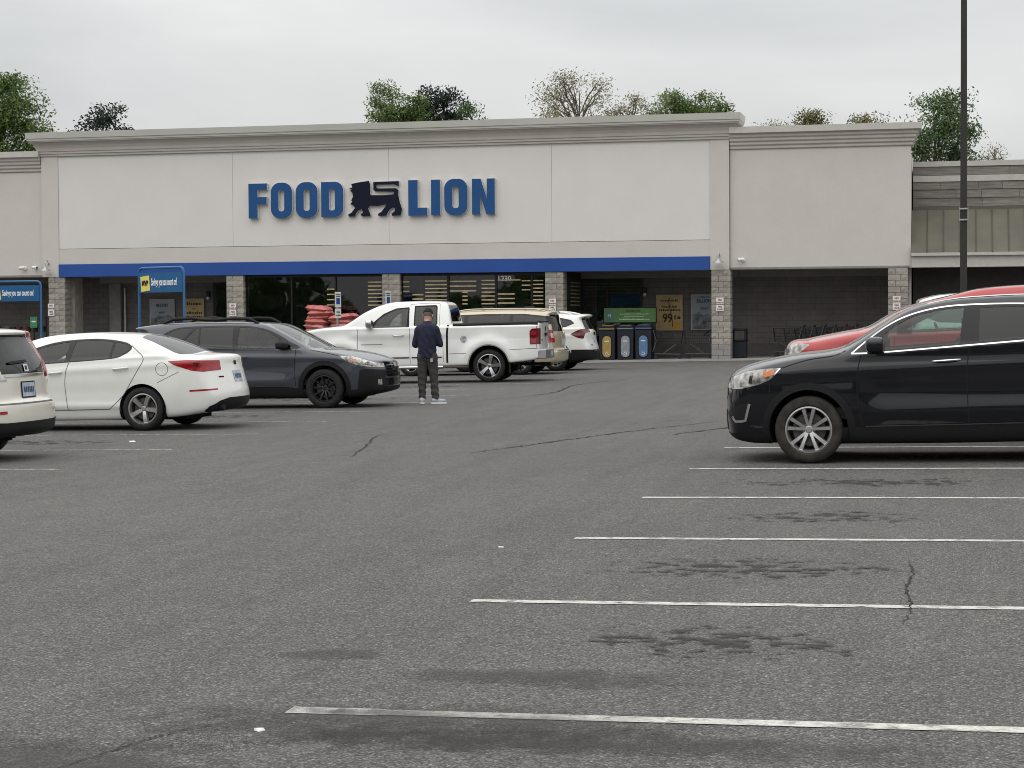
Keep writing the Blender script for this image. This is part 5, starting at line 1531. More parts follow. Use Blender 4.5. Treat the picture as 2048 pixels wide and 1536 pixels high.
    c.patch('boot_badge', 'B', (0, 1.005), (.10, .06), BLACK_PL, .006)
    c.patch('boot_lettering', 'B', (.50, .80), (.12, .022), BLACK_PL, .004)
    for i in range(6): c.patch('plate_character', 'B', (-.11 + .044 * i, .80), (.026, .07), PLATE_INK, .011, (2, 2))
    m = MB().tube([(-3.85, .55, .33), (-3.98, .55, .33)], .05, 14); m.build('exhaust_tip', BLACK_PL, c.root, True)
    c.mirror(-.62, 1.06, (.10, .11, .07), P_WHITE, .12)
    c.interior((-1.35, -2.25), .58, CABIN)
    c.wheels(.215, .232, 'five', ALLOY, RUBBER, .012, spin=.9)
white_saloon()

# ---- dark grey estate, nose towards the aisle
def grey_estate():
    ol = [(.4, .21), (.75, .235), (1.0, .29), (1.10, .34), (1.115, .5), (1.10, .7), (1.05, .84), (.94, .905), (.63, 1.0), (.24, 1.07), (-.10, 1.11), (-.24, 1.15), (-.7, 1.37), (-1.12, 1.555), (-1.32, 1.60), (-1.59, 1.62), (-2.12, 1.635), (-2.66, 1.64), (-3.2, 1.63), (-3.55, 1.605), (-3.86, 1.565), (-3.85, 1.52), (-3.62, 1.46),
          (-3.68, 1.2), (-3.74, .95), (-3.76, .7), (-3.74, .45), (-3.6, .32), (-3.1, .25), (-1.5, .22)]
    c = Car('parked_estate', 'dark grey estate car with black wheels and roof rails, nose pointing into the aisle', 'car',
            ol, .93, (-11.36, 33.86 + .93), 0.0, P_GREY, belt=(1.075, -.04), tumble=(.27, .24), planf=(.0, .20), bow=(.24, .10), r=.14, wr=-2.745, wheel_r=.365,
            crease=((-3.7, .5, .93, .012, .06, -.02), (-2.5, -.7, .50, .016, .08, 0), (-2.6, -.5, .72, -.012, .12, 0)))
    dlo = [(-.50, 1.105), (-.70, 1.255), (-.91, 1.38), (-1.14, 1.475), (-1.4, 1.53), (-1.71, 1.555), (-2.34, 1.56), (-2.79, 1.545), (-3.0, 1.505), (-3.17, 1.42), (-3.16, 1.38), (-2.76, 1.27), (-2.47, 1.185), (-1.74, 1.135)]
    gF = [(-.87, 1.125), (-.88, 1.29), (-1.14, 1.44), (-1.37, 1.50), (-1.68, 1.525), (-1.69, 1.15)]
    gM = [(-.62, 1.13), (-.83, 1.29), (-.83, 1.13)]
    gR = [(-1.80, 1.53), (-2.30, 1.535), (-2.44, 1.52), (-2.44, 1.195), (-1.78, 1.158)]
    gS = [(-2.47, 1.515), (-2.55, 1.505), (-2.74, 1.30), (-2.47, 1.205)]
    gQ = [(-2.60, 1.51), (-2.79, 1.52), (-2.98, 1.485), (-3.12, 1.415), (-2.79, 1.305)]
    c.windows(dlo, [(gF, GLASS_FRONT), (gM, GLASS_FRONT), (gR, GLASS_DARK), (gS, GLASS_DARK), (gQ, GLASS_DARK)])
    c.cut('windshield', GLASS_FRONT, 'T', [(-.28, -.66), (-.20, 0), (-.28, .66), (-1.12, .54), (-1.20, 0), (-1.12, -.54)], 1.1, -.002, smooth=4)
    c.cut('headlight', CLEAR_LENS, 'S', [(.30, .965), (.53, .955), (.95, .82), (1.2, .78), (1.2, .73), (.91, .745), (.63, .79), (.43, .87)], .45, .003)
    c.strip('turn_signal', [(.48, .90), (.62, .865)], .05, pm('pinkish_lens', (.42, .17, .13), .15, coat=.6), lift=.007)
    c.strip('headlight_core', [(.78, .82), (.92, .79)], .045, TRIM_GLOSS, lift=.007)
    c.cut('bumper_cladding', BLACK_PL, 'S', [(.47, .05), (.47, .33), (.62, .34), (.68, .70), (.78, .72), (1.3, .66), (1.3, .05)], .45, .004)
    c.cut('grille', TRIM_GLOSS, 'F', [(-.46, .60), (-.44, .84), (.44, .84), (.46, .60), (.38, .56), (-.38, .56)], .6, .003)
    for z in (.62, .67, .72, .77):
        c.patch('grille_bar', 'F', (0, z), (.80, .014), ALLOY if z == .77 else BLACK_PL, .012, (9, 2))
    c.patch('grille_badge', 'F', (0, .775), (.14, .07), CHROME, .018)
    c.cut('lower_grille', TRIM_GLOSS, 'F', [(-.5, .40), (-.5, .53), (.5, .53), (.5, .40)], .6, .006)
    c.cut('bumper_lip', BLACK_PL, 'F', [(-.7, .2), (-.7, .38), (.7, .38), (.7, .2)], .6, .008)
    for sg in (-1, 1): c.patch('fog_lamp', 'F', (sg * .66, .47), (.10, .10), CLEAR_LENS, .014, (3, 3))
    c.cut('sill_cladding', BLACK_PL, 'S', [(-.3, .05), (-.3, .35), (-.75, .405), (-1.53, .41), (-2.4, .41), (-2.4, .05)], .5, .006)
    c.cut('rear_window', GLASS_DARK, 'B', [(-.62, 1.12), (-.55, 1.44), (.55, 1.44), (.62, 1.12)], -3.3, -.002)
    c.cut('tail_light', RED_LENS, 'S', [(-3.35, 1.0), (-3.4, 1.12), (-3.9, 1.10), (-3.9, .92)], .4, .003)
    c.arches(.42, .085, BLACK_PL)
    c.gap([(-.53, 1.10), (-.56, .75), (-.55, .42)])
    c.gap([(-1.74, 1.13), (-1.765, .76), (-1.75, .42)])
    c.gap([(-2.60, 1.22), (-2.58, .95), (-2.35, .75), (-2.28, .42)])
    c.gap([(.28, .97), (.0, 1.03), (-.28, 1.085)], w=.010)
    c.body()
    c.handle(-1.48, -1.70, .965, .975, P_GREY)
    c.handle(-2.26, -2.5, .985, .99, P_GREY)
    c.mirror(-.78, 1.175, (.12, .12, .075), BLACK_PL, .13)
    c.interior((-1.4, -2.3), .68, CABIN)
    c.wheels(.225, .243, 'ten', DARK_ALLOY, RUBBER, .012, spin=.1)
    for sg in (1, -1):
        xs_ = [-3.28, -3.07, -2.7, -2.49, -2.2, -1.85, -1.55, -1.35]
        hh = [.0, .075, .085, .055, .05, .075, .075, .0]
        pts = [(x, sg * .60, z + h) for x, z, h in zip(xs_, c.zat(xs_, .60).tolist(), hh)]
        MB().tube(pts, [.02, .03, .032, .026, .026, .03, .03, .02], 8).build('roof_rail', BLACK_PL, c.root, True)
grey_estate()

# ---- pickups
def pickup(name, label, loc, heading, pnt, scale=1.0, moulding=True):
    ol = [(.3, .48), (1.0, .46), (1.26, .52), (1.33, .7), (1.33, 1.0), (1.32, 1.2), (1.28, 1.31), (1.15, 1.375), (.81, 1.43), (.4, 1.465), (.20, 1.49), (0, 1.585), (-.33, 1.78), (-.6, 1.90), (-.8, 1.97), (-1.11, 2.035), (-1.53, 2.05), (-2.03, 2.045), (-2.36, 2.03), (-2.50, 1.97), (-2.57, 1.80), (-2.63, 1.50),
          (-2.70, 1.455), (-3.5, 1.465), (-4.6, 1.475), (-4.83, 1.475), (-4.86, 1.40), (-4.86, .9), (-4.85, .72), (-4.7, .56), (-3.2, .46), (-1.0, .44)]
    c = Car(name, label, 'pickup truck', ol, 1.03, (loc[0], loc[1]), heading, pnt, belt=(1.39, 0.0), tumble=(.34, .25), inset=.045, planf=(.3, .20), planr=(-4.5, .03), bow=(.18, .03), crown=.03, r=.11,
            wf=.18, wr=-3.57, wheel_r=.41, flare=(.05, .60, .16), tuck=.05, bed=(-4.74, -2.74, .9, .86), seam=SEAM_L if pnt != P_RED else SEAM,
            crease=((-2.5, -.1, 1.22, .016, .09, 0), (-2.4, -.3, .9, -.018, .16, 0)))
    dlo = [(-.50, 1.40), (-.66, 1.535), (-.91, 1.745), (-1.22, 1.875), (-1.56, 1.90), (-1.58, 1.40)]
    gF = [(-.66, 1.415), (-.80, 1.60), (-.95, 1.72), (-1.22, 1.84), (-1.53, 1.865), (-1.51, 1.42)]
    c.windows(dlo, [(gF, GLASS_FRONT)], BLACK_PL, 0)
    dl2 = [(-1.69, 1.43), (-1.69, 1.93), (-2.23, 1.94), (-2.27, 1.90), (-2.29, 1.45)]
    g2 = [(-1.72, 1.45), (-1.72, 1.90), (-2.20, 1.91), (-2.24, 1.88), (-2.26, 1.47)]
    c.windows(dl2, [(g2, GLASS_DARK)], BLACK_PL, 0)
    c.cut('rear_window', GLASS_DARK, 'B', [(-.70, 1.52), (-.62, 1.93), (.62, 1.93), (.70, 1.52)], -2.40, -.002)
    c.cut('windshield', GLASS_FRONT, 'T', [(.12, -.72), (.20, 0), (.12, .72), (-.72, .58), (-.84, 0), (-.72, -.58)], 1.5, -.002, smooth=4)
    tl = [(-4.60, .92), (-4.60, 1.25), (-4.66, 1.31), (-4.95, 1.32), (-4.95, .93)]
    c.cut('tail_light', DARK_RED_LENS, 'S', tl, .78, .006)
    for z in (1.01, 1.20):
        c.strip('tail_light_bulb', [(-4.63, z), (-4.76, z)], .11, RED_LENS, lift=.012)
    c.cut('headlight', CLEAR_LENS, 'S', [(1.5, .95), (1.3, 1.24), (1.06, 1.28), (1.12, 1.02)], .5, .003)
    c.cut('grille', CHROME, 'F', [(-.5, .85), (-.55, 1.28), (.55, 1.28), (.5, .85)], 1.1, .003)
    c.arches(.50)
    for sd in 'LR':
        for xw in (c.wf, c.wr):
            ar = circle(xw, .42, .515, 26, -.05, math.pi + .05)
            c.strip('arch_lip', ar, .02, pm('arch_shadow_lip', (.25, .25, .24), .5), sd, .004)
    c.gap([(-.28, 1.40), (-.275, 1.0), (-.29, .62)])
    c.gap([(-1.60, 1.40), (-1.595, 1.0), (-1.60, .50)])
    c.gap([(-1.60, 1.93), (-1.62, 1.97), (-2.25, 1.985), (-2.33, 1.9), (-2.34, 1.4), (-2.42, 1.1), (-2.44, .52)], w=.008)
    c.strip('cab_gap', [(-2.56, 1.44), (-2.535, 1.2), (-2.535, .50)], .05, SEAM, lift=.003)
    c.strip('bed_seam', [(-2.57, .725), (-3.02, .725)], .012, SEAM_L, lift=.002)
    c.strip('bed_seam', [(-4.10, .80), (-4.6, .82), (-4.83, .82)], .012, SEAM_L, lift=.002)
    c.strip('tailgate_gap', [(-4.77, 1.44), (-4.77, .84)], .012, SEAM_L, lift=.002)
    if moulding:
        c.strip('side_moulding', [(-.38, .645), (-1.58, .645)], .030, BLACK_PL, lift=.012)
        c.strip('side_moulding', [(-1.64, .645), (-2.40, .645)], .030, BLACK_PL, lift=.012)
        c.strip('door_lettering', [(-.36, .985), (-.90, .985)], .020, pm('grey_lettering', (.22, .22, .21), .5), lift=.003)
    f = circle(-2.95, 1.08, .085, 22)
    V = np.array(f); yy = c.yat(V[:, 0], V[:, 1]) + .006
    link('fuel_door', mesh('fuel_door', [(a, y, b) for (a, b), y in zip(f, yy)] + [(-2.95, float(yy.mean()), 1.08)], [(i, (i + 1) % 22, 22) for i in range(22)]), pm('brushed_fuel_door', (.34, .36, .37), .35, metal=.6, var=.4, scale=18), c.root)
    c.body()
    box('bed_floor', -4.72, -2.76, -.84, .84, .93, .95, BLACK_PL, c.root)
    for sg in (-1, 1):
        xr = np.linspace(-4.80, -2.68, 14)
        MB().tube([(x, sg * .93, z + .004) for x, z in zip(xr.tolist(), c.zat(xr, .93).tolist())], .05, 8).build('bed_rail_cap', BLACK_PL, c.root, True)
    MB().box(-4.87, -4.78, -.84, .84, 1.455, 1.495).build('tailgate_cap', BLACK_PL, c.root, bevel=.015)
    MB().box(-4.90, -4.865, -.16, .16, 1.12, 1.20).build('tailgate_handle', BLACK_PL, c.root, bevel=.01)
    c.patch('tailgate_badge', 'B', (.0, 1.30), (.10, .13), TRIM_GLOSS, .012)
    c.patch('tailgate_lettering', 'B', (.62, 1.02), (.16, .03), BLACK_PL, .006)
    m = MB()
    m.prism([(-4.62, -.98), (-4.82, -1.0), (-4.98, -.86), (-5.02, -.3), (-5.02, .3), (-4.98, .86), (-4.82, 1.0), (-4.62, .98)], .56, .79, 'xy')
    m.build('rear_bumper', pm('dull_chrome', (.42, .42, .42), .30, metal=.9, var=.15), c.root, bevel=.02)
    MB().box(-5.035, -5.018, -.16, .16, .62, .74).build('number_plate', PLATE, c.root)
    MB().tube([(-4.2, .0, .42), (-5.0, 0, .42)], .04, 8).build('tow_hitch', BLACK_PL, c.root, True)
    m = MB(); m.prism([(1.0, -.98), (1.40, -.86), (1.50, -.3), (1.50, .3), (1.40, .86), (1.0, .98)], .50, .78, 'xy'); m.build('front_bumper', CHROME, c.root, bevel=.03)
    for sg in (-1, 1):
        MB().tube([(-.45, sg * .98, .40), (-2.42, sg * .98, .40)], .042, 12).build('side_step', CHROME, c.root, True)
        m = MB(); m.box(-4.10, -4.08, sg * 1.0 - .13, sg * 1.0 + .05, .22, .56); m.build('mud_flap', BLACK_PL, c.root)
    c.handle(-1.18, -1.45, 1.20, 1.205, CHROME)
    c.mirror(-.60, 1.50, (.10, .13, .115), CHROME if moulding else pnt, .16)
    c.interior((-1.35, -2.1), .98, CABIN)
    c.wheels(.27, .288, 'flow', CHROME, RUBBER, .02, spin=.35)
    return c
pickup('pickup_truck', 'white crew-cab pickup truck with chrome side step, tail towards the aisle', (-11.27 - 3.57 * math.cos(.085) - 1.03 * math.sin(.085), 46.34 + 1.03 * math.cos(.085) - 3.57 * math.sin(.085)), math.pi + .085, P_TRUCK)

# ---- hatch-backed people carriers and crossovers seen mostly from behind
def tall_car(name, label, loc, heading, pnt, L, hw, wr, R, zroof, hood, cell, lens, feature, cat='car', group=None, belt=None, tumble=(.30, .28), seam=None, style='five', alloy=ALLOY):
    """L: (nose x, tail x); hood: (front z, cowl x, cowl z, roof-front x)"""
    xn, xt = L; zh, xc, zc, xr = hood
    ol = [(.4, .24), (xn - .15, .26), (xn, .40), (xn + .01, .65), (xn - .06, zh), (xn - .35, zh + .09), (xc + .3, zc - .06), (xc, zc), (xc + .38 * (xr - xc), zc + .46 * (zroof - zc)), (xr, zroof - .09), (xr - .30, zroof - .03), (xr - .8, zroof), (xr - 1.3, zroof),
          (xt + .95, zroof - .025), (xt + .45, zroof - .055)] + feature['tail'] + [(xt + .45, .27), (xt + 1.2, .24)]
    b = belt or (zc - .02, -.03)
    c = Car(name, label, cat, ol, hw, loc, heading, pnt, belt=b, tumble=tumble, planf=(.1, .18), planr=(xt + 1.0, .12), bow=(.2, .14), r=.15, wr=wr, wheel_r=R, cell=cell, group=group, seam=seam,
            crease=((xt, xn - .3, b[0] - .17, .012, .06, -.02), (wr + .4, -.5, .6, -.012, .12, 0)))
    zb = b[0]
    def bz(x): return zb + b[1] * x + .02
    dlo = [(xc - .25, bz(xc - .25)), (xc + .38 * (xr - xc) - .05, zc + .46 * (zroof - zc) - .14), (xr, zroof - .20), (xr - .4, zroof - .14), (xr - 1.2, zroof - .125), (xt + 1.0, zroof - .14), (xt + feature['q'][0], zroof - .22), (xt + feature['q'][1], bz(xt) + .12), (xt + feature['q'][1] + .25, bz(xt) + .02), (xr - .5, bz(xr - .5))]
    xb, xcp = xr - .62, wr + .25
    pF = [(xc - .42, bz(xc) + .02), (xr + .06, zroof - .24), (xr - .4, zroof - .175), (xb + .05, zroof - .165), (xb + .05, bz(xb) + .025)]
    pR = [(xb - .06, zroof - .165), (xcp + .04, zroof - .165), (xcp + .04, bz(xcp) + .025), (xb - .06, bz(xb) + .025)]
    pQ = [(xcp - .05, zroof - .165), (xt + 1.0, zroof - .18), (xt + feature['q'][0] + .05, zroof - .25), (xt + feature['q'][1] + .06, bz(xt) + .12), (xt + feature['q'][1] + .26, bz(xt) + .05), (xcp - .05, bz(xcp) + .025)]
    c.windows(dlo, [(pF, GLASS_FRONT), (pR, GLASS_DARK), (pQ, GLASS_DARK)], smooth=0)
    c.cut('windshield', GLASS_FRONT, 'T', [(xc - .08, -hw + .28), (xc, 0), (xc - .08, hw - .28), (xr + .02, hw - .38), (xr - .06, 0), (xr + .02, -hw + .38)], zc - .1, -.002, smooth=4)
    feature['cuts'](c)
    c.cut('headlight', CLEAR_LENS, 'S', [(xn + .1, zh - .16), (xn + .1, zh - .02), (xn - .30, zh + .03), (xn - .42, zh + .02), (xn - .2, zh - .14)], .4, .003)
    if feature.get('clad'):
        c.cut('sill_cladding', BLACK_PL, 'S', [(-.3, .05), (-.3, .38), (wr + .3, .40), (wr + .3, .05)], .5, .005)
    c.arches(R + .055, feature.get('clad'), BLACK_PL)
    c.gap([(xc - .35, zb), (xc - .37, .7), (xc - .33, .40)])
    c.gap([(xb, bz(xb)), (xb, .7), (xb, .40)])
    c.gap([(xcp + .0, bz(xcp)), (xcp - .02, .95), (wr + .46, .72), (wr + .42, .4)])
    c.body()
    c.handle(xb + .3, xb + .06, zb - .13, zb - .125, feature.get('handle', pnt))
    c.handle(xcp + .32, xcp + .08, zb - .12, zb - .115, feature.get('handle', pnt))
    c.mirror(xc - .48, zc + .09, (.11, .12, .085), pnt, .14)
    c.interior((xb + .15, wr + .35), .70, CABIN)
    c.wheels(.225, R * .63, style, alloy, RUBBER, .012, spin=.2)
    return c

def crv_cuts(c):
    # dark band of the tailgate glass, tall red lamps in the pillars, black bumper
    c.cut('rear_window', GLASS_DARK, 'B', [(-.54, 1.055), (-.56, 1.16), (-.425, 1.53), (.425, 1.53), (.56, 1.16), (.54, 1.055)], -3.1, -.002)
    for sg in (-1, 1):
        c.cut('tail_light', RED_LENS, 'B', [(sg * .57, 1.0), (sg * .58, 1.16), (sg * .44, 1.57), (sg * .70, 1.62), (sg * .80, 1.40), (sg * .96, 1.10), (sg * .96, 1.0)], -2.95, .004)
    c.cut('black_bumper', BLACK_PL, 'B', [(-1.1, .1), (-1.1, .505), (-.6, .475), (.6, .475), (1.1, .505), (1.1, .1)], -3.12, .006)
    c.patch('chrome_bar', 'B', (0, 1.035), (.98, .030), CHROME, .012, (11, 2))
    c.patch('plate_frame', 'B', (0, .86), (.36, .20), BLACK_PL, .008)
    c.patch('number_plate', 'B', (0, .86), (.32, .17), PLATE, .012)
    for i in range(6): c.patch('plate_character', 'B', (-.11 + .044 * i, .86), (.026, .07), PLATE_INK, .016, (2, 2))
    c.patch('tailgate_badge', 'B', (0, 1.125), (.11, .09), CHROME, .010)
    c.patch('tailgate_badge_centre', 'B', (0, 1.125), (.05, .05), TRIM_GLOSS, .013)
    c.patch('tailgate_lettering', 'B', (.56, .985), (.20, .024), ALLOY, .006)
    c.patch('bumper_reflector', 'B', (.66, .60), (.13, .035), RED_LENS, .008)
    c.patch('bumper_reflector', 'B', (-.66, .60), (.13, .035), pm('pale_recess', (.40, .38, .34), .5), .008)
    c.patch('rear_wiper', 'B', (.16, 1.20), (.42, .03), BLACK_PL, .020, (7, 2), rot=-.04)
    c.patch('bumper_step', 'B', (0, .70), (1.60, .018), SEAM_L, .004, (15, 2))
tall_car('parked_crossover', 'cream white crossover with black rear bumper, cut off by the left edge', (-12.10 - 2.62, 22.62 - .91), math.pi, P_PEARL, (.92, -3.70), .91, -2.62, .345, 1.66, (.92, -.10, 1.10, -.95), .024,
         None, dict(tail=[(-3.40, 1.585), (-3.47, 1.555), (-3.44, 1.50), (-3.60, 1.18), (-3.64, 1.0), (-3.66, .76), (-3.72, .70), (-3.73, .48), (-3.66, .34)], q=(.42, .28), cuts=crv_cuts, clad=.07), seam=SEAM_L, style='five')

def van_cuts(c):
    c.cut('rear_window', GLASS_DARK, 'B', [(-.76, 1.18), (-.66, 1.64), (.66, 1.64), (.76, 1.18)], -3.6, -.002)
    for sg in (-1, 1):
        c.cut('tail_light', RED_LENS, 'B', [(sg * .74, .88), (sg * .74, 1.22), (sg * 1.1, 1.22), (sg * 1.1, .88)], -3.75, .005)
        c.patch('reversing_light', 'B', (sg * .86, 1.07), (.15, .12), CLEAR_LENS, .012)
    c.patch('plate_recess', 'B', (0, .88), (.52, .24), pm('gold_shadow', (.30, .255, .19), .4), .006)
    c.patch('number_plate', 'B', (0, .88), (.32, .17), PLATE, .012)
    c.patch('bumper_step', 'B', (0, .66), (1.7, .02), SEAM, .004, (15, 2))
van = tall_car('parked_minivan', 'gold minivan with dark windows and roof bars, second beyond the white pickup', (-11.76 - 3.12, 51.95 + 1.0), math.pi, P_GOLD, (.98, -4.24), 1.0, -3.12, .355, 1.82, (1.0, .05, 1.16, -.95), .032,
         None, dict(tail=[(-4.02, 1.73), (-4.06, 1.70), (-3.98, 1.64), (-4.10, 1.20), (-4.14, 1.0), (-4.16, .72), (-4.24, .66), (-4.24, .46), (-4.16, .34)], q=(.32, .22), cuts=van_cuts), cat='minivan', style='five', alloy=CHROME)
van.roof_rail(-1.2, -3.8, .66, P_GOLD, .05, .02)
MB().tube([(-2.0, -.66, 1.885), (-2.0, .66, 1.885)], .018, 6).build('roof_bar', BLACK_PL, van.root, True)
MB().tube([(-3.2, -.66, 1.875), (-3.2, .66, 1.875)], .018, 6).build('roof_bar', BLACK_PL, van.root, True)

def terr_cuts(c):
    c.cut('rear_window', GLASS_DARK, 'B', [(-.64, 1.20), (-.58, 1.56), (.58, 1.56), (.64, 1.20)], -3.1, -.002)
    for p in 'S':
        c.cut('tail_light', DARK_RED_LENS, 'S', [(-3.18, 1.06), (-3.30, 1.13), (-3.46, 1.20), (-3.9, 1.22), (-3.9, 1.14), (-3.62, 1.10), (-3.58, .98), (-3.56, .93), (-3.44, .94), (-3.30, 1.0)], .42, .005)
    c.cut('black_bumper', BLACK_PL, 'B', [(-1.1, .1), (-1.1, .62), (-.6, .60), (.6, .60), (1.1, .62), (1.1, .1)], -3.2, .006)
    c.patch('bumper_trim', 'B', (0, .575), (1.0, .045), CHROME, .016, (11, 2))
    c.patch('number_plate', 'B', (0, .88), (.32, .17), PLATE, .010)
    c.patch('tailgate_badge', 'B', (0, 1.07), (.26, .09), TRIM_GLOSS, .010)
    c.patch('tailgate_lettering', 'B', (.5, .74), (.18, .022), ALLOY, .006)
terr = tall_car('parked_crossover', 'white crossover with black rear bumper and dark red tail lights beside the store front', (-11.42 - 2.73, 55.15 + .93), math.pi, P_WHITE, (.95, -3.80), .93, -2.73, .36, 1.70, (.98, -.10, 1.14, -.95), .032,
         None, dict(tail=[(-3.50, 1.65), (-3.64, 1.61), (-3.60, 1.56), (-3.52, 1.50), (-3.66, 1.20), (-3.72, 1.12), (-3.74, .9), (-3.80, .66), (-3.80, .46), (-3.7, .32)], q=(.62, .50), cuts=terr_cuts, clad=.07), seam=SEAM_L, style='ten')
terr.roof_rail(-1.0, -3.2, .60, P_WHITE, .05, .02)

def red_cuts(c):
    c.cut('rear_window', GLASS_DARK, 'B', [(-.66, 1.35), (-.6, 1.80), (.6, 1.80), (.66, 1.35)], -3.6, -.002)
    c.cut('tail_light', RED_LENS, 'S', [(-3.5, .95), (-3.5, 1.3), (-4.2, 1.3), (-4.2, .95)], .5, .005)
    c.patch('front_bumper_trim', 'F', (0, .98), (1.30, .34), CHROME, .012, (9, 3))
RED_TAIL = [(-3.85, 1.77), (-3.92, 1.72), (-3.95, 1.5), (-4.0, 1.25), (-4.02, 1.0), (-4.03, .75), (-4.06, .6), (-4.04, .42)]
redf = dict(tail=RED_TAIL, q=(.32, .22), cuts=red_cuts, handle=P_RED)
c = tall_car('parked_sport_utility', 'red sport utility vehicle half hidden behind the black crossover', (-2.13 + .86, 24.0 + .97), math.pi, P_RED, (.90, -4.05), .97, -2.95, .385, 1.895, (1.19, -.18, 1.42, -1.28), .028,
         None, redf, belt=(1.30, -.02), cat='car')
redf2 = dict(tail=RED_TAIL, q=(.32, .22), cuts=red_cuts, handle=P_WHITE)
c = tall_car('parked_sport_utility', 'white vehicle whose roof edge peeks over the red one', (-.66 + 4.0, 28.0 + .97), 0.0, P_WHITE, (.90, -4.05), .97, -2.95, .385, 1.875, (1.19, -.18, 1.43, -1.55), .04,
         None, redf2, belt=(1.30, -.02), cat='car', seam=SEAM_L)
# ------------------------------------------------------------------ the man walking away
def rcone(P, a, b, ra, rb, sy=1.0, cy=0.0):
    a = np.array(a, float); b = np.array(b, float); Q = P
    if sy != 1.0:
        Q = P.copy(); Q[:, 1] = (Q[:, 1] - cy) * sy + cy
    e = b - a; t = np.clip(((Q - a) @ e) / (e @ e), 0, 1)
    return np.linalg.norm(Q - a - t[:, None] * e, axis=1) - (ra + (rb - ra) * t)
def ell(P, c, r_):
    q = (P - np.array(c)) / np.array(r_); k0 = np.linalg.norm(q, axis=1); k1 = np.linalg.norm(q / np.array(r_), axis=1)
    return k0 * (k0 - 1) / np.maximum(k1, 1e-6)
M_SKIN = pm('skin', (.42, .235, .175), .55, var=.08, scale=20)
M_SHIRT = pm('navy_sweater', (.018, .020, .040), .9, var=.18, scale=12, bump=.35, bscale=26)
M_TROU = pm('grey_trousers', (.050, .046, .044), .9, var=.18, scale=9, bump=.45, bscale=18)
M_CAPC = pm('black_cap', (.010, .011, .014), .85)
M_HAIR = pm('short_grey_hair', (.10, .085, .075), .9, var=.3, scale=60)
M_SHOE = pm('grey_blue_shoe', (.22, .26, .33), .7, scale=14, col2=(.46, .48, .50))
M_SOLE = pm('white_sole', (.66, .66, .64), .7)
def person():
    x, y = -9.77, 35.24
    e = empty('person', (x, y, gz(x, y)), math.radians(6), 'man in navy sweater, grey trousers and black cap walking away, head bowed', 'person')
    def make(name, Fn, lo, hi, cell, mat, parent=e):
        S = surface_nets(Fn, lo, hi, cell); return link(name, np_mesh(name, *S), mat, parent)
    WR = {-1: (-.105, .30, 1.13), 1: (.13, .29, 1.14)}
    EL = {-1: (-.235, .03, 1.13), 1: (.235, .05, 1.14)}
    HC = np.array((0, .07, 1.62)); HO = np.array((0, .045, .045))
    def hs(P):
        q = (P - HC - HO) / 1.12
        c_, s2 = math.cos(.42), math.sin(.42)          # bowed head
        return np.stack([q[:, 0], q[:, 1] * c_ + q[:, 2] * -s2, q[:, 1] * s2 + q[:, 2] * c_], 1) + HC
    def body(P0):
        P = hs(P0)
        d = ell(P, (0, .075, 1.630), (.077, .098, .118))
        d = smin(d, ell(P, (0, .125, 1.575), (.055, .055, .06)), .04)                 # jaw
        d = smin(d, ell(P, (0, .182, 1.612), (.014, .018, .022)), .015)               # nose
        d = np.minimum(d, ell(P, (0, .165, 1.565), (.024, .010, .007)))               # lips
        for s_ in (-1, 1):
            d = smin(d, ell(P, (s_ * .079, .062, 1.617), (.012, .024, .033)), .012)   # ears
            d = smax(d, -ell(P, (s_ * .032, .172, 1.637), (.016, .010, .009)), .006)  # eye sockets
        d = d * 1.12; P = P0
        # torso and limbs under the clothes, one continuous figure
        d = smin(d, rcone(P, (0, .0, 1.46), (0, .075, 1.60), .066, .062), .03)
        d = smin(d, rcone(P, (0, -.01, 1.05), (0, -.01, 1.36), .12, .135, 1.35), .08)
        for s_ in (-1, 1):
            d = smin(d, rcone(P, (s_ * .16, 0, 1.40), EL[s_], .05, .04), .04)
            d = smin(d, rcone(P, EL[s_], WR[s_], .038, .027), .02)
            kx, fx = (.098, .100) if s_ < 0 else (.118, .150)
            d = smin(d, rcone(P, (s_ * .085, 0, .92), (s_ * kx, .02, .50), .075, .05), .06)
            d = smin(d, rcone(P, (s_ * kx, .02, .50), (s_ * fx, -.01, .09), .05, .035), .03)
        return d
    make('body', body, (-.36, -.25, .04), (.36, .48, 1.86), .014, M_SKIN)
    for s_ in (-1, 1):
        o = MB().lathe([(.001, .012), (.008, .008), (.011, 0), (.008, -.008), (.001, -.012)], 10, 'y', (s_ * .036, .215, 1.640)).build('eye', pm('eye_white', (.7, .7, .68), .2), e, True)
        # hand: palm, four fingers of unequal length, thumb off the side of the palm
        w = np.array(WR[s_]); f = np.array((-s_ * .45, .80, .38)); f /= np.linalg.norm(f); side = np.array((-s_ * .75, -.55, .1)); side /= np.linalg.norm(side); up = np.cross(side, f)
        def hand(P, w=w, f=f, side=side, up=up, s_=s_):
            d = rcone(P, w, w + f * .075, .026, .030)
            d = smin(d, rcone(P, w + f * .05 + side * .022, w + f * .08 - side * .022, .018, .018), .015)
            for k, (off, L_) in enumerate(((.030, .062), (.011, .072), (-.009, .066), (-.028, .052))):
                b0 = w + f * .085 + side * off; b1 = b0 + f * L_ * .5 - up * .006; b2 = b1 + f * L_ * .25 + up * L_ * .42 * (1 if s_ > 0 else 1)
                d = np.minimum(d, rcone(P, b0, b1, .0095, .0088)); d = np.minimum(d, rcone(P, b1, b2, .0088, .0075))
            t0 = w + f * .025 + side * .028; t1 = t0 + side * .030 + f * .022; t2 = t1 + f * .035 + up * .012
            return smin(d, np.minimum(rcone(P, t0, t1, .013, .011), rcone(P, t1, t2, .011, .009)), .008)
        make('hand', hand, tuple(w - .09), tuple(w + .22), .007, M_SKIN)
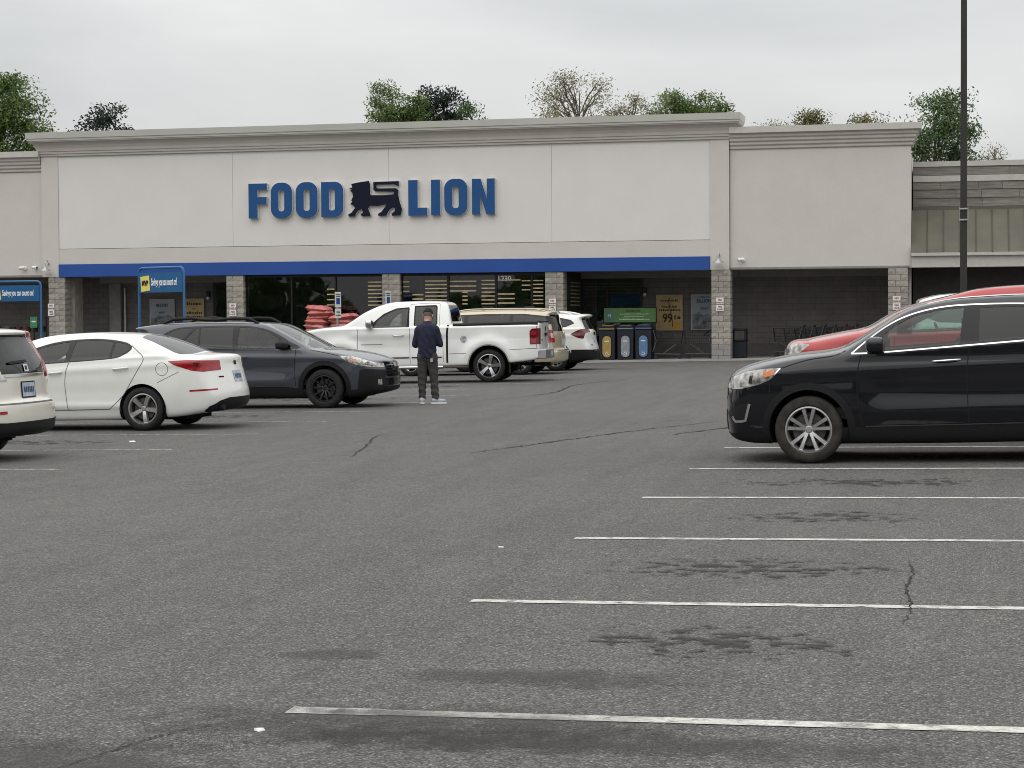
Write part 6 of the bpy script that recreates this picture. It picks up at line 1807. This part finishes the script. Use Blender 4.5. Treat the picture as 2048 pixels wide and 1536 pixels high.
    o = MB().box(-.038, .038, -.005, .005, -.075, .075).build('phone', pm('phone_black', (.012, .012, .014), .2, coat=.5), None, bevel=.004)
    o.matrix_world = e.matrix_world @ Matrix.Translation((.075, .405, 1.215)) @ Matrix.Rotation(.55, 4, 'X') @ Matrix.Rotation(.3, 4, 'Z')
    tag(o, 'small dark phone held in the walking man\'s hands', 'phone')
    def sweater(P):
        d = rcone(P, (0, -.002, .92), (0, -.01, 1.30), .172, .172, 1.18)
        d = smin(d, rcone(P, (-.105, -.01, 1.42), (.105, -.01, 1.42), .092, .092, 1.05), .10)
        d = smin(d, rcone(P, (0, 0, 1.45), (0, .03, 1.535), .11, .078), .06)
        for s_ in (-1, 1):
            a = rcone(P, (s_ * .158, -.005, 1.405), EL[s_], .078, .064)
            a = smin(a, rcone(P, EL[s_], WR[s_], .064, .042), .03)
            d = smin(d, a, .045)
        d = smax(d, .865 - P[:, 2], .02); d = smax(d, P[:, 2] - 1.57, .01)
        wr = np.minimum(*[rcone(P, WR[s_], np.array(WR[s_]) + (np.array(WR[s_]) - np.array(EL[s_])) * .5, .05, .06) for s_ in (-1, 1)])
        d = np.maximum(d, -wr)
        z = P[:, 2]; xx = P[:, 0]
        d = d + .0055 * np.sin(z * 46 + 9 * xx + 3 * np.sin(xx * 17)) * sstep(1.25, .95, z) + .0035 * np.sin(xx * 52 + z * 26)   # folds
        return d
    make('sweater', sweater, (-.40, -.30, .82), (.40, .40, 1.62), .014, M_SHIRT)
    def trousers(P):
        d = rcone(P, (-.055, 0, .90), (.055, 0, .90), .140, .140, 1.18)
        d = smin(d, rcone(P, (0, 0, .90), (0, 0, 1.0), .145, .150, 1.2), .05)
        L_ = smin(rcone(P, (-.088, 0, .86), (-.098, .015, .50), .108, .082), rcone(P, (-.098, .015, .50), (-.100, -.01, .13), .080, .066), .03)
        R_ = smin(rcone(P, (.088, 0, .86), (.118, .03, .50), .108, .082), rcone(P, (.118, .03, .50), (.150, .0, .13), .080, .066), .03)
        d = smin(d, L_, .05); d = smin(d, R_, .05)
        d = smax(d, P[:, 2] - 1.0, .02); d = smax(d, .10 - P[:, 2], .015)
        z = P[:, 2]; return d + .0055 * np.sin(z * 52 + 8 * P[:, 0] + 2.5 * np.sin(P[:, 1] * 22)) * (.35 + .65 * sstep(.62, .3, z)) + .004 * np.sin(P[:, 0] * 44 + z * 12)
    make('trousers', trousers, (-.30, -.28, .06), (.32, .30, 1.04), .014, M_TROU)
    for (cx, cy, an) in ((-.100, .02, math.radians(4)), (.185, .02, math.radians(-58))):
        ca, sa = math.cos(an), math.sin(an)
        def tr(P): 
            q = P - np.array((cx, cy, 0)); return np.stack([q[:, 0] * ca + q[:, 1] * sa, -q[:, 0] * sa + q[:, 1] * ca, q[:, 2]], 1)
        def shoe(P):
            q = tr(P); d = rcone(q, (0, -.075, .068), (0, .14, .046), .050, .040, 1.0)
            d = smin(d, rcone(q, (0, -.06, .07), (0, -.045, .13), .048, .045), .04)
            return smax(d, .022 - q[:, 2], .008)
        def sole(P):
            q = tr(P); d = rcone(q * np.array((1, 1, .0)), (0, -.085, 0), (0, .15, 0), .047, .046)
            return np.maximum(np.maximum(d, q[:, 2] - .034), .001 - q[:, 2])
        make('shoe', shoe, (cx - .26, cy - .26, -.02), (cx + .26, cy + .26, .22), .011, M_SHOE); make('shoe_sole', sole, (cx - .26, cy - .26, -.02), (cx + .26, cy + .26, .06), .009, M_SOLE)
    def hair(P):
        P = hs(P)
        return np.maximum(np.maximum(ell(P, (0, .070, 1.636), (.081, .101, .119)), P[:, 1] - .065), 1.588 - P[:, 2])
    make('hair', hair, (-.14, -.10, 1.52), (.14, .30, 1.86), .009, M_HAIR)
    def capf(P):
        P = hs(P)
        d = np.maximum(ell(P, (0, .072, 1.650), (.087, .108, .118)), 1.652 + .25 * (P[:, 1] - .07) * 0 - P[:, 2])
        br = np.maximum(ell(P, (0, .165, 1.655), (.075, .095, .35)), np.abs(P[:, 2] - 1.660 + .25 * np.maximum(P[:, 1] - .15, 0)) - .006)
        return np.minimum(d, np.maximum(br, .10 - P[:, 1]))
    make('cap', capf, (-.16, -.12, 1.52), (.16, .44, 1.88), .009, M_CAPC)
    MB().box(-.004, .04, -.178, -.170, .80, .865).build('trouser_tag', pm('pale_cloth', (.36, .37, .37), .8), e).location = (.09, .02, 0)
person()

# ------------------------------------------------------------------ trees
LEAF = {}
def leaf_mat(name, c1, c2):
    m = pm(name, c1, .6, col2=c2, scale=.9, detail=6)
    b = m.node_tree.nodes['Principled BSDF']
    nt = m.node_tree; L = nt.links.new; N = nt.nodes.new      # leaves let light through
    tl = N('ShaderNodeBsdfTranslucent'); mx = N('ShaderNodeMixShader'); mx.inputs[0].default_value = .45
    L(b.inputs['Base Color'].links[0].from_socket, tl.inputs['Color'])
    L(b.outputs[0], mx.inputs[1]); L(tl.outputs[0], mx.inputs[2]); L(mx.outputs[0], nt.nodes['Material Output'].inputs[0])
    return m
L_GREEN = leaf_mat('green_leaves', (.095, .165, .040), (.200, .280, .085))
L_DEEP = leaf_mat('deep_green_leaves', (.080, .150, .058), (.195, .275, .115))
L_FRESH = leaf_mat('fresh_green_leaves', (.140, .215, .070), (.265, .340, .135))
L_PALE = leaf_mat('pale_budding_leaves', (.270, .250, .150), (.430, .400, .250))
L_OLIVE = leaf_mat('olive_leaves', (.150, .150, .058), (.265, .250, .100))
L_PINE = leaf_mat('pine_needles', (.020, .034, .028), (.055, .078, .058))
M_BARK = pm('bark', (.085, .072, .060), .95, var=.3, scale=6, bump=.5, bscale=25)
def tree(name, lb, x, y, top, crown_h, rx, mat, clumps, per, leaf, seed, spread=.55, gap_=0.0, limbs=9, stretch=1.0):
    """trunk and limbs reaching to leaf clumps scattered through an uneven crown"""
    r = np.random.default_rng(seed); zg = gz(x, y); H_ = top - zg
    e = empty(name, (x, y, zg), 0, lb, 'tree', 'trees behind the store')
    cz = H_ - crown_h / 2
    C = []
    while len(C) < clumps:
        p = r.normal(0, 1, 3); p /= np.linalg.norm(p); q = p * r.uniform(.25, 1.0) ** .45
        lump = 1 + .22 * math.sin(3.1 * p[0] + seed) + .18 * math.sin(4.3 * p[1] + 2 * p[2] + seed * 1.7)
        if q[2] < -.6 and r.random() < .6: continue
        C.append((q[0] * rx * lump, q[1] * rx * .9 * lump, cz + q[2] * crown_h / 2 * (1 + .5 * (lump - 1))))
    C = np.array(C)
    zq = np.quantile(C[:, 2], .98); C[:, 2] = np.minimum(C[:, 2], zq); C[:, 2] += H_ - spread * .75 - zq
    m = MB(); tr = max(.12, H_ * .016)
    lean = r.normal(0, .03, 2)
    def tp(t): return np.array((lean[0] * H_ * t * t, lean[1] * H_ * t * t, H_ * .93 * t))
    m.tube([tuple(tp(t)) for t in (0, .15, .35, .55, .75, .9, 1)], [tr * 1.3, tr, tr * .85, tr * .62, tr * .4, tr * .22, tr * .08], 8)
    m.build('trunk', M_BARK, e, True)
    m = MB()
    for c in C[: max(limbs, int(len(C) * .6))]:
        t = np.clip((c[2] - r.uniform(.15, .40) * crown_h) / (H_ * .93), .22, .93); a = tp(t)
        mid = a + (c - a) * .5 + np.array((0, 0, .10 * np.linalg.norm(c - a))) + r.normal(0, .12, 3)
        m.tube([tuple(a), tuple(mid), tuple(c)], [tr * .30 * (1.1 - t), tr * .17, tr * .05], 5, caps=False)
        for _ in range(2):
            k = c + r.normal(0, spread * .7, 3); m.tube([tuple(mid + (c - mid) * .4), tuple(k)], [tr * .08, tr * .02], 4, caps=False)
    m.build('limbs', M_BARK, e, True)
    n = len(C) * per
    P = np.repeat(C, per, 0) + r.normal(0, 1, (n, 3)) * np.array((spread, spread, spread * .62 * stretch)) * np.repeat(r.uniform(.6, 1.25, len(C)), per)[:, None]
    keep = (P[:, 2] < H_ + .1) & (np.linalg.norm((P - np.repeat(C, per, 0)) / spread, axis=1) < 1.75); P = P[keep]; n = len(P)
    a = r.normal(0, 1, (n, 3)); a /= np.linalg.norm(a, axis=1)[:, None]; b = r.normal(0, 1, (n, 3)); b -= (a * b).sum(1)[:, None] * a; b /= np.linalg.norm(b, axis=1)[:, None]
    s_ = leaf * r.uniform(.55, 1.25, n)[:, None]
    V = np.stack([P - a * s_, P - b * s_ * .42, P + a * s_, P + b * s_ * .42], 1).reshape(-1, 3)
    F_ = np.arange(4 * n).reshape(-1, 4)
    Nn = (P - np.repeat(C, per, 0)[keep]) / spread + (P - np.array((0, 0, cz))) / np.array((rx, rx, crown_h / 2)) * .5 + np.array((0, 0, .6)) + r.normal(0, .3, (n, 3))
    Nn /= np.maximum(np.linalg.norm(Nn, axis=1), 1e-6)[:, None]
    o = link('crown', np_mesh('crown', V, F_, np.repeat(Nn, 4, 0)), mat, e)
tree('broadleaf_tree', 'full green tree at the left edge above the roof', -49.6, 95, 14.6, 8.5, 2.45, L_GREEN, 118, 306, 0.102, 1, .55)
tree('pine_tree', 'dark ragged pine top over the left end of the sign wall', -43.6, 95, 13.0, 6.5, 1.9, L_PINE, 57, 135, 0.095, 2, .34)
tree('broadleaf_tree', 'slender light green tree right of the sign letters', -28.5, 95, 13.6, 6.8, .72, L_FRESH, 42, 226, 0.077, 3, .36)
tree('broadleaf_tree', 'bushy mid green tree in front of the dark pine', -26.9, 94, 12.75, 6.0, 1.05, L_GREEN, 75, 258, 0.083, 4, .42)
tree('pine_tree', 'almost black pine among the green trees above the sign', -25.75, 96, 13.35, 5.6, 1.10, L_PINE, 80, 183, 0.089, 5, .36)
tree('broadleaf_tree', 'small dark green tree right of the black pine', -24.2, 95, 12.35, 4.5, .95, L_DEEP, 37, 135, 0.077, 6, .34)
tree('broadleaf_tree', 'large pale airy tree with thin spring leaves above the sign wall', -18.8, 96, 13.9, 7.0, 2.35, L_PALE, 115, 115, 0.070, 7, .46, limbs=80)
tree('broadleaf_tree', 'smaller pale airy tree right of the large pale one', -16.0, 95, 12.6, 4.6, 1.0, L_PALE, 42, 115, 0.070, 8, .36, limbs=30)
tree('broadleaf_tree', 'rounded green tree, left of the pair over the parapet end', -13.6, 95, 12.6, 4.4, 1.35, L_FRESH, 60, 258, 0.077, 9, .42)
tree('broadleaf_tree', 'rounded green tree, right of the pair over the parapet end', -11.9, 95, 12.6, 4.4, 1.3, L_GREEN, 60, 258, 0.077, 10, .42)
tree('broadleaf_tree', 'thin tan tree tops beside the parapet corner', -9.2, 97, 11.3, 4.0, 1.2, L_PALE, 37, 90, 0.063, 11, .38, limbs=30)
tree('broadleaf_tree', 'olive tree top over the middle of the right wing', -7.3, 96, 11.6, 4.0, 1.3, L_OLIVE, 55, 173, 0.076, 12, .40)
tree('broadleaf_tree', 'brownish olive tree top over the right wing', -4.5, 97, 11.5, 4.0, 1.35, L_OLIVE, 55, 154, 0.076, 13, .40)
tree('broadleaf_tree', 'big dark green tree behind the lamp post', -.9, 92, 12.0, 7.2, 2.1, L_DEEP, 131, 163, 0.089, 14, .48)
tree('broadleaf_tree', 'bare pale tree beside the big dark green one', 1.6, 95, 9.6, 4.0, .9, L_PALE, 32, 65, 0.063, 15, .34, limbs=26)

# ------------------------------------------------------------------ unseen trees behind the camera, added for the reflections in shop glass and car doors
def reflection_trees():
    r = np.random.default_rng(21); n = 22000
    an = r.uniform(-1.35, 1.35, n); R_ = r.uniform(62, 80, n)
    x = R_ * np.sin(an) * 1.25; y = -R_ * np.cos(an) + 8
    h = np.maximum(1.4, 3.6 + 6.0 * np.sin(an * 13 + .6) + 3.2 * np.sin(an * 31 + 1) + 1.6 * np.sin(an * 67))
    z = h * r.uniform(0, 1, n) ** .8
    P = np.stack([x, y, z + LOT_TILT * (x * math.cos(CAM_YAW) + y * math.sin(CAM_YAW))], 1)
    a = r.normal(0, 1, (n, 3)); a /= np.linalg.norm(a, axis=1)[:, None]; b = r.normal(0, 1, (n, 3)); b -= (a * b).sum(1)[:, None] * a; b /= np.linalg.norm(b, axis=1)[:, None]
    s_ = r.uniform(.5, 1.3, n)[:, None]
    V = np.stack([P - a * s_, P - b * s_ * .6, P + a * s_, P + b * s_ * .6], 1).reshape(-1, 3)
    o = link('reflection_trees', np_mesh('reflection_trees', V, np.arange(4 * n).reshape(-1, 4)), L_DEEP); tag(o, 'unseen belt of green trees behind the camera, added for reflections', kind='stuff')
reflection_trees()
